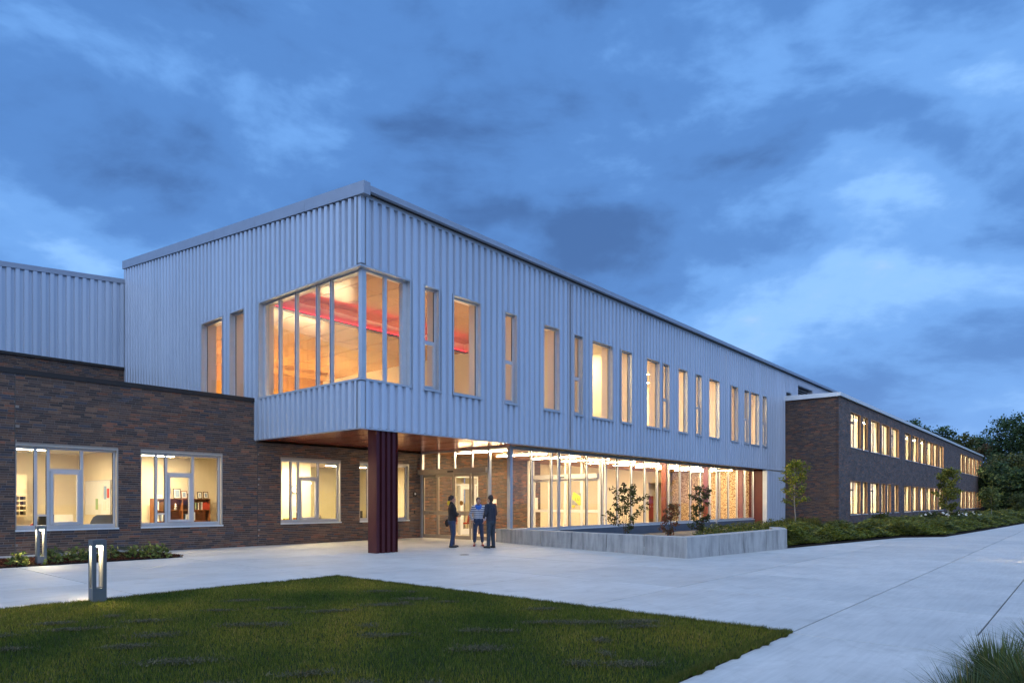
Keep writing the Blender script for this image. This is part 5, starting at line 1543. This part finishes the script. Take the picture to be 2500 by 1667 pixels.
for i, (px_, py_, hh) in enumerate(((1928, 1292, 0.7), (1990, 1293, 0.75), (2040, 1293, 0.6), (1905, 1293, 0.5))):
    x, y = at_ground(px_, py_)
    o = thing('bed_grass', GR_L[i], 'grass tuft', (x, y, 0.05), 0, 'grass tufts in the wing bed')
    n = 260
    a = NP.uniform(0, 6.28, n); r = NP.uniform(0, 0.45, n); lean = NP.uniform(0.05, 0.3, n); H2 = hh * NP.uniform(0.5, 1.1, n)
    b0 = np.stack([np.cos(a) * r, np.sin(a) * r, np.zeros(n)], 1); tip = b0 + np.stack([np.cos(a) * lean, np.sin(a) * lean, H2], 1); q = np.stack([-np.sin(a), np.cos(a), np.zeros(n)], 1) * 0.012
    np_mesh('blades', np.stack([b0 - q, b0 + q, tip], 1).reshape(-1, 3), np.arange(3 * n).reshape(n, 3), 'blade', o, palette(n, [(0.08, 0.10, 0.02), (0.12, 0.12, 0.03), (0.05, 0.07, 0.02)], None, 0.2))
# ferns and broadleaf perennials in the mulch bed
def fern(x, y, h_, label):
    o = thing('fern', label, 'fern', (x, y, 0.03), 0, 'plants in the mulch bed')
    vs_, fs_, cs_ = [], [], []
    for k in range(14):
        a = k * 0.46 + random.uniform(-0.2, 0.2); L = h_ * random.uniform(0.85, 1.25); rise = random.uniform(0.6, 1.0)
        prev = None
        for s in range(16):
            t = s / 15
            p = np.array([math.cos(a) * L * 0.75 * t, math.sin(a) * L * 0.75 * t, rise * L * (1.35 * t - 0.75 * t * t)])
            w_ = 0.10 * h_ / 0.45 * math.sin(math.pi * min(1, 0.15 + 0.85 * t)) ** 0.8
            side = np.array([-math.sin(a), math.cos(a), 0]); fw = np.array([math.cos(a), math.sin(a), 0.3])
            for sg_ in (-1, 1):
                b = len(vs_); vs_ += [p - fw * 0.008, p + fw * 0.012, p + side * sg_ * w_ + fw * 0.03]
                fs_.append((b, b + 1, b + 2))
    np_mesh('fronds', np.array(vs_), np.array(fs_), 'leaf', o, palette(len(fs_), [(0.035, 0.060, 0.02), (0.05, 0.075, 0.025)], None, 0.2))
BP = [(45, 1379, 'b', 0.30, 'pale green leafy plant in the mulch near the picture edge'), (124, 1374, 'b', 0.36, 'yellow green leafy plant just right of the bollard in the mulch'), (150, 1366, 'f', 0.46, 'dark fern behind the mulch bed bollard'), (188, 1369, 'b', 0.36, 'leafy plant with a long pale stem in the mulch bed'), (212, 1367, 'b', 0.30, 'bright green leafy plant behind the lawn bollard'), (268, 1364, 'b', 0.36, 'leafy green plant right of the lawn bollard'), (305, 1362, 'f', 0.52, 'largest fern of the mulch bed'), (330, 1362, 'b', 0.34, 'leafy plant in front of the largest fern'), (368, 1360, 'b', 0.36, 'leafy plant near the end of the mulch bed'), (396, 1359, 'b', 0.34, 'last leafy plant at the tip of the mulch bed')]
for px_, py_, k, s_, lb in BP:
    x, y = at_ground(px_, py_, 0.03)
    if k == 'f': fern(x, y, s_, lb)
    else: bush('leafy_perennial', lb, x, y, s_ * 1.5, s_, [(0.16, 0.20, 0.045), (0.26, 0.27, 0.075), (0.09, 0.13, 0.03)], [3, 2, 2], 150, 0.055, 'plant', 'plants in the mulch bed', 0, 0.03)
# ornamental grass at the near corner
def grass_clump(x, y, h_, n, label, seed):
    o = thing('ornamental_grass', label, 'ornamental grass', (x, y, -0.02), 0, 'ornamental grasses by the kerb')
    rg = np.random.default_rng(seed)
    a = rg.uniform(0, 2 * math.pi, n); r0 = rg.uniform(0, 0.16, n) ; L = h_ * rg.uniform(0.6, 1.35, n); out = rg.uniform(0.15, 1.05, n)
    S = 6; w_ = rg.uniform(0.0030, 0.0068, n)
    side = np.stack([-np.sin(a), np.cos(a), np.zeros(n)], 1); dr_ = np.stack([np.cos(a), np.sin(a), np.zeros(n)], 1)
    rows = []
    for s in range(S):
        t = s / (S - 1)
        p = dr_ * (r0 + L * out * t ** 1.5)[:, None] + np.array([0, 0, 1.0]) * (L * (1.25 * t - 0.62 * out * t * t))[:, None]
        wd = (w_ * (1 - t) ** 0.6)[:, None]
        rows += [p - side * wd, p + side * wd]
    V = np.stack(rows, 1).reshape(-1, 3)
    base = np.arange(n)[:, None] * (2 * S)
    F_ = np.stack([np.stack([base[:, 0] + 2 * s, base[:, 0] + 2 * s + 1, base[:, 0] + 2 * s + 3, base[:, 0] + 2 * s + 2], 1) for s in range(S - 1)], 1).reshape(-1, 4)
    c = palette(n, [(0.085, 0.115, 0.032), (0.12, 0.135, 0.030), (0.075, 0.105, 0.045), (0.17, 0.13, 0.04)], [4, 3, 3, 1], 0.25)
    np_mesh('blades', V, F_, 'blade', o, np.repeat(c, S - 1, axis=0))
x, y = at_ground(2440, 1690); grass_clump(x, y, 0.36, 1100, 'tall clump of dark ornamental grass at the near kerb', 1)
x, y = at_ground(2570, 1640); grass_clump(x, y, 0.38, 800, 'clump of ornamental grass cut by the picture edge', 2)
x, y = at_ground(2375, 1790); grass_clump(x, y, 0.36, 700, 'lower clump of ornamental grass at the bottom edge', 3)
x, y = at_ground(2540, 1780); grass_clump(x, y, 0.48, 800, 'clump of ornamental grass in the bottom corner', 4)

# ================================================================== PEOPLE
plain('skin', (0.42, 0.24, 0.17), 0.55, var=0.05)
plain('hair_dark', (0.022, 0.014, 0.010), 0.5, var=0.3, scale=40)
plain('hair_fair', (0.10, 0.062, 0.036), 0.5, var=0.3, scale=40)
plain('cloth_black', (0.014, 0.013, 0.014), 0.85, var=0.2, scale=20)
plain('cloth_navy', (0.020, 0.024, 0.040), 0.8, var=0.2, scale=20)
plain('denim', (0.025, 0.040, 0.085), 0.85, var=0.3, scale=18)
plain('denim_grey', (0.030, 0.042, 0.060), 0.85, var=0.3, scale=18)
plain('scarf_blue', (0.03, 0.13, 0.50), 0.8, var=0.25, scale=15)
plain('shoe_red', (0.30, 0.03, 0.025), 0.5)
plain('shoe_black', (0.012, 0.012, 0.012), 0.4)
t = NT('striped_jersey')
c = t.n('ShaderNodeTexCoord'); s = t.n('ShaderNodeSeparateXYZ'); t.l(c.outputs['Object'], s.inputs[0])
m1 = t.n('ShaderNodeMath', operation='MULTIPLY'); m1.inputs[1].default_value = 15.0; t.l(s.outputs[2], m1.inputs[0])
m2 = t.n('ShaderNodeMath', operation='FRACT'); t.l(m1.outputs[0], m2.inputs[0])
m3 = t.n('ShaderNodeMath', operation='GREATER_THAN'); m3.inputs[1].default_value = 0.55; t.l(m2.outputs[0], m3.inputs[0])
t.set(base=t.mix(m3.outputs[0], (0.025, 0.04, 0.11), (0.70, 0.70, 0.72)), rough=0.9)
M['striped_jersey'] = t.m
def capsule(mb, a, b, ra, rb, seg=12):
    mb.tube([a, b], [ra, rb], seg); mb.sphere(a, ra, seg, 8); mb.sphere(b, rb, seg, 8)
def chain(mb, pts, rad):
    for (a, b), (ra, rb_) in zip(zip(pts[:-1], pts[1:]), zip(rad[:-1], rad[1:])): capsule(mb, a, b, ra, rb_)
def fuse(name, mb, mat, parent, voxel=0.009, smooth_it=4):
    me = mb.mesh(name, mat)
    o = bpy.data.objects.new(name, me); COL.objects.link(o)
    r = o.modifiers.new('r', 'REMESH'); r.mode = 'VOXEL'; r.voxel_size = voxel; r.use_smooth_shade = True
    s_ = o.modifiers.new('s', 'SMOOTH'); s_.factor = 0.5; s_.iterations = smooth_it
    dg = bpy.context.evaluated_depsgraph_get()
    new = bpy.data.meshes.new_from_object(o.evaluated_get(dg))
    o.modifiers.clear(); o.data = new
    new.name = name
    if not new.materials: new.materials.append(M[mat])
    o.parent = parent
    return o
def hand(mb, wrist, d, palm_n, s=1.0):
    d = Vector(d).normalized(); pn = Vector(palm_n); pn = (pn - d * pn.dot(d)).normalized(); sd_ = d.cross(pn)
    w_ = Vector(wrist); c = w_ + d * 0.045 * s
    for k in (-1, 0, 1): capsule(mb, tuple(w_ + d * 0.01), tuple(c + d * 0.03 + sd_ * 0.022 * k), 0.020, 0.016, 8)
    for k, L in ((-1.5, 0.062), (-0.5, 0.076), (0.5, 0.082), (1.5, 0.072)):
        p0 = c + d * 0.035 + sd_ * 0.019 * k; p1 = p0 + d * L * 0.5 * s + pn * 0.006; p2 = p1 + d * L * 0.42 * s + pn * 0.020
        chain(mb, [tuple(p0), tuple(p1), tuple(p2)], [0.0095, 0.0088, 0.0075])
    p0 = w_ + d * 0.025 + sd_ * 0.028; p1 = p0 + (d * 0.6 + sd_ * 0.8) * 0.04; p2 = p1 + (d * 0.9 + sd_ * 0.2 + pn * 0.3) * 0.032
    chain(mb, [tuple(p0), tuple(p1), tuple(p2)], [0.012, 0.0105, 0.009])
def person(label, loc, yaw, S, arms, legs, tops, trous, shoe, hair, hair_kind, jacket=False, cropped=False, wide=1.0, lean=0.0, extra=None):
    """local: +x forward, +y left; arms = [(elbow, wrist)] right then left; legs = [(knee, ankle)] right then left; S = height / 1.72"""
    o = thing('person', label, 'person', (loc[0], loc[1], 0.0), yaw)
    k = S
    def q(p): return (p[0] * k, p[1] * k, p[2] * k)
    HIP, CH, NK = (0.0, 0, 0.92), (0.01 + lean, 0, 1.28), (0.0 + lean, 0, 1.46)
    head = (0.02 + lean * 1.2, 0, 1.605)
    body = MB()
    for a, b, ra, rb_ in ((HIP, (0.0, 0, 1.08), 0.125, 0.115), ((0, 0, 1.08), CH, 0.115, 0.135), (CH, NK, 0.12, 0.055), (NK, (head[0] - 0.01, 0, 1.55), 0.055, 0.052)):
        for yy in (-0.045, 0.045): capsule(body, q((a[0], a[1] + yy * (1 if rb_ > 0.06 else 0.2), a[2])), q((b[0], b[1] + yy * (1 if rb_ > 0.06 else 0.2), b[2])), ra * 0.82 * k, rb_ * 0.82 * k)
    body.sphere(q((head[0] - 0.01, 0, 1.625)), (0.094 * k, 0.076 * k, 0.105 * k), 16, 12); body.sphere(q((head[0] + 0.02, 0, 1.565)), (0.066 * k, 0.056 * k, 0.072 * k), 14, 10)
    body.sphere(q((head[0] + 0.092, 0, 1.592)), (0.018 * k, 0.014 * k, 0.022 * k), 8, 6)      # nose
    body.sphere(q((head[0] + 0.074, 0, 1.545)), (0.014 * k, 0.024 * k, 0.008 * k), 8, 6)      # lips
    for yy in (-1, 1): body.sphere(q((head[0] - 0.008, yy * 0.078, 1.60)), (0.018 * k, 0.010 * k, 0.030 * k), 8, 6)
    sh = [(0.0 + lean, -0.185 * wide, 1.395), (0.0 + lean, 0.185 * wide, 1.395)]
    for i in (0, 1):
        el, wr = arms[i]
        chain(body, [q(sh[i]), q(el), q(wr)], [0.052 * k, 0.040 * k, 0.027 * k])
        hand(body, q(wr), (Vector(wr) - Vector(el)), (0.2, (1 if i == 0 else -1) * 1.0, 0.1), k)
        kn, an = legs[i]; hp = (0.0, (-1 if i == 0 else 1) * 0.092, 0.90)
        chain(body, [q(hp), q(kn), q((kn[0] * 0.55 + an[0] * 0.45 - 0.015, kn[1] * 0.55 + an[1] * 0.45, kn[2] * 0.55 + an[2] * 0.45)), q(an)], [0.082 * k, 0.056 * k, 0.05 * k, 0.036 * k])
        chain(body, [q(an), q((an[0] + 0.10, an[1] * 1.12, 0.035)), q((an[0] + 0.165, an[1] * 1.15, 0.03))], [0.036 * k, 0.034 * k, 0.026 * k])
    fuse('body', body, 'skin', o, 0.0075)
    for yy in (-1, 1): MB().sphere(q((head[0] + 0.078, yy * 0.031, 1.622)), (0.009 * k, 0.013 * k, 0.009 * k), 8, 6).build('eye', 'shoe_black', o, True)
    # garments
    hem = 0.80 if jacket else 0.86
    tp = MB(); ex = 0.022 if jacket else 0.014
    for yy in (-0.055, 0.055):
        capsule(tp, q((0.0, yy, hem + 0.12)), q((0.0, yy, 1.08)), (0.112 + ex) * k, (0.100 + ex) * k); capsule(tp, q((0, yy, 1.08)), q((CH[0], yy * 1.25, CH[2])), (0.100 + ex) * k, (0.112 + ex) * k)
    capsule(tp, q(sh[0]), q(sh[1]), (0.062 + ex * 0.6) * k, (0.062 + ex * 0.6) * k); capsule(tp, q(CH), q((lean, 0, 1.43)), 0.12 * k, 0.075 * k)
    if jacket: capsule(tp, q((lean * 1.0 - 0.012, 0, 1.44)), q((lean * 1.1 - 0.012, 0, 1.485)), 0.068 * k, 0.066 * k)
    for i in (0, 1):
        el, wr = arms[i]; w2 = Vector(el).lerp(Vector(wr), 0.9)
        chain(tp, [q(sh[i]), q(el), q(tuple(w2))], [(0.056 + ex * 0.6) * k, (0.046 + ex * 0.5) * k, (0.036 + ex * 0.4) * k])
    fuse('jacket' if jacket else 'top', tp, tops, o, 0.010)
    tr = MB(); capsule(tr, q((0, -0.06, 0.93)), q((0, 0.06, 0.93)), 0.128 * k, 0.128 * k); 
    for yy in (-0.05, 0.05): capsule(tr, q((-0.015, yy, 0.86)), q((0, yy, 1.0)), 0.125 * k, 0.115 * k)
    for i in (0, 1):
        kn, an = legs[i]; hp = (0.0, (-1 if i == 0 else 1) * 0.092, 0.88); e_ = Vector(kn).lerp(Vector(an), 0.72 if cropped else 0.96)
        chain(tr, [q(hp), q(kn), q(tuple(e_))], [0.100 * k, 0.072 * k, (0.058 if not jacket else 0.064) * k])
    fuse('trousers', tr, trous, o, 0.010)
    for i in (0, 1):
        an = legs[i][1]; sm = MB()
        chain(sm, [q((an[0] - 0.035, an[1], 0.045)), q((an[0] + 0.06, an[1] * 1.06, 0.045)), q((an[0] + 0.165, an[1] * 1.15, 0.034))], [0.044 * k, 0.046 * k, 0.036 * k])
        so_ = fuse('shoe', sm, shoe, o, 0.008)
        co = np.empty(len(so_.data.vertices) * 3, dtype=np.float32); so_.data.vertices.foreach_get('co', co); co = co.reshape(-1, 3); co[:, 2] = np.maximum(co[:, 2], 0.004); 
        if cropped: co[:, 2] = np.minimum(co[:, 2], 0.075 * k)
        so_.data.vertices.foreach_set('co', co.ravel()); so_.data.update()
    hm_ = MB(); rh = random.Random(len(label))
    hc = (head[0] - 0.022, 0, 1.645)
    if hair_kind == 'curly':
        for i in range(60):
            a = rh.uniform(0, 6.28); e_ = rh.uniform(-0.55, 1.5)
            dx, dy, dz = math.cos(a) * math.cos(e_), math.sin(a) * math.cos(e_), math.sin(e_)
            if dx > 0.45 and dz < 0.5: continue
            hm_.sphere(q((hc[0] + dx * 0.092 - 0.015, dy * 0.085, hc[2] - 0.015 + dz * 0.098)), 0.030 * k, 8, 6)
        hm_.sphere(q((hc[0] - 0.01, 0, hc[2] + 0.01)), (0.098 * k, 0.088 * k, 0.10 * k), 12, 8)
    else:
        hm_.sphere(q((hc[0] - 0.008, 0, hc[2] + 0.010)), (0.103 * k, 0.089 * k, 0.106 * k), 16, 12); hm_.sphere(q((hc[0] - 0.04, 0, hc[2] - 0.055)), (0.065 * k, 0.074 * k, 0.07 * k), 12, 8)
        if hair_kind == 'bun': hm_.sphere(q((hc[0] - 0.115, 0, hc[2] - 0.01)), 0.036 * k, 10, 8)
    fuse('hair', hm_, hair, o, 0.008, 2)
    if extra: extra(o, q)
    return o
view_r = math.atan2(-CT, ST)     # heading of image-right on the plan
to_cam = math.atan2(-ST, -CT)
x, y = at_ground(1104, 1336)
def bag(o, q):
    b = MB(); b.sphere(q((-0.14, 0.14, 0.82)), (0.08, 0.05, 0.13), 12, 8); b.tube([q((-0.12, 0.13, 0.90)), q((-0.05, 0.16, 1.2)), q((0.0, 0.14, 1.43))], 0.012, 6)
    fuse('shoulder_bag', b, 'cloth_black', o, 0.01)
person('person with dark curly hair in black jacket and jeans standing with folded arms', (x, y), view_r + R(18), 1.0, [((0.06, -0.25, 1.12), (0.20, 0.00, 1.12)), ((0.05, 0.25, 1.10), (0.20, 0.00, 1.06))],
       [((0.03, -0.10, 0.48), (-0.06, -0.10, 0.075)), ((0.04, 0.10, 0.48), (0.05, 0.11, 0.075))], 'cloth_black', 'denim', 'shoe_black', 'hair_dark', 'curly', True, False, 0.92, -0.01, bag)
x, y = at_ground(1168, 1333)
def scarf(o, q):
    b = MB()
    for j in range(2):
        pts = [q((0.03 + 0.075 * math.cos(a), 0.085 * math.sin(a), 1.44 - 0.035 * j - 0.035 * math.cos(a))) for a in [i * math.pi / 6 for i in range(13)]]
        b.tube(pts, 0.042, 8)
    b.sphere(q((0.10, 0, 1.36)), (0.05, 0.09, 0.07), 10, 8)
    fuse('scarf', b, 'scarf_blue', o, 0.009)
person('person in striped navy and white jersey with bright blue scarf facing the camera', (x, y), to_cam + R(6), 0.965, [((-0.05, -0.29, 1.13), (0.06, -0.21, 0.93)), ((-0.05, 0.29, 1.13), (0.06, 0.21, 0.93))],
       [((0.02, -0.12, 0.48), (-0.02, -0.14, 0.075)), ((0.02, 0.12, 0.48), (-0.02, 0.15, 0.075))], 'striped_jersey', 'denim', 'shoe_red', 'hair_fair', 'bun', False, True, 0.98, 0.0, scarf)
x, y = at_ground(1199, 1337.5)
person('person in dark navy jacket and dark jeans seen from behind', (x, y), view_r + math.pi - R(38), 1.0, [((0.02, -0.27, 1.12), (0.18, -0.15, 1.00)), ((0.02, 0.27, 1.12), (0.20, 0.13, 1.02))],
       [((0.01, -0.10, 0.48), (-0.02, -0.10, 0.075)), ((0.02, 0.10, 0.48), (0.02, 0.11, 0.075))], 'cloth_navy', 'denim_grey', 'shoe_black', 'hair_dark', 'short', True, False, 1.05, 0.02)
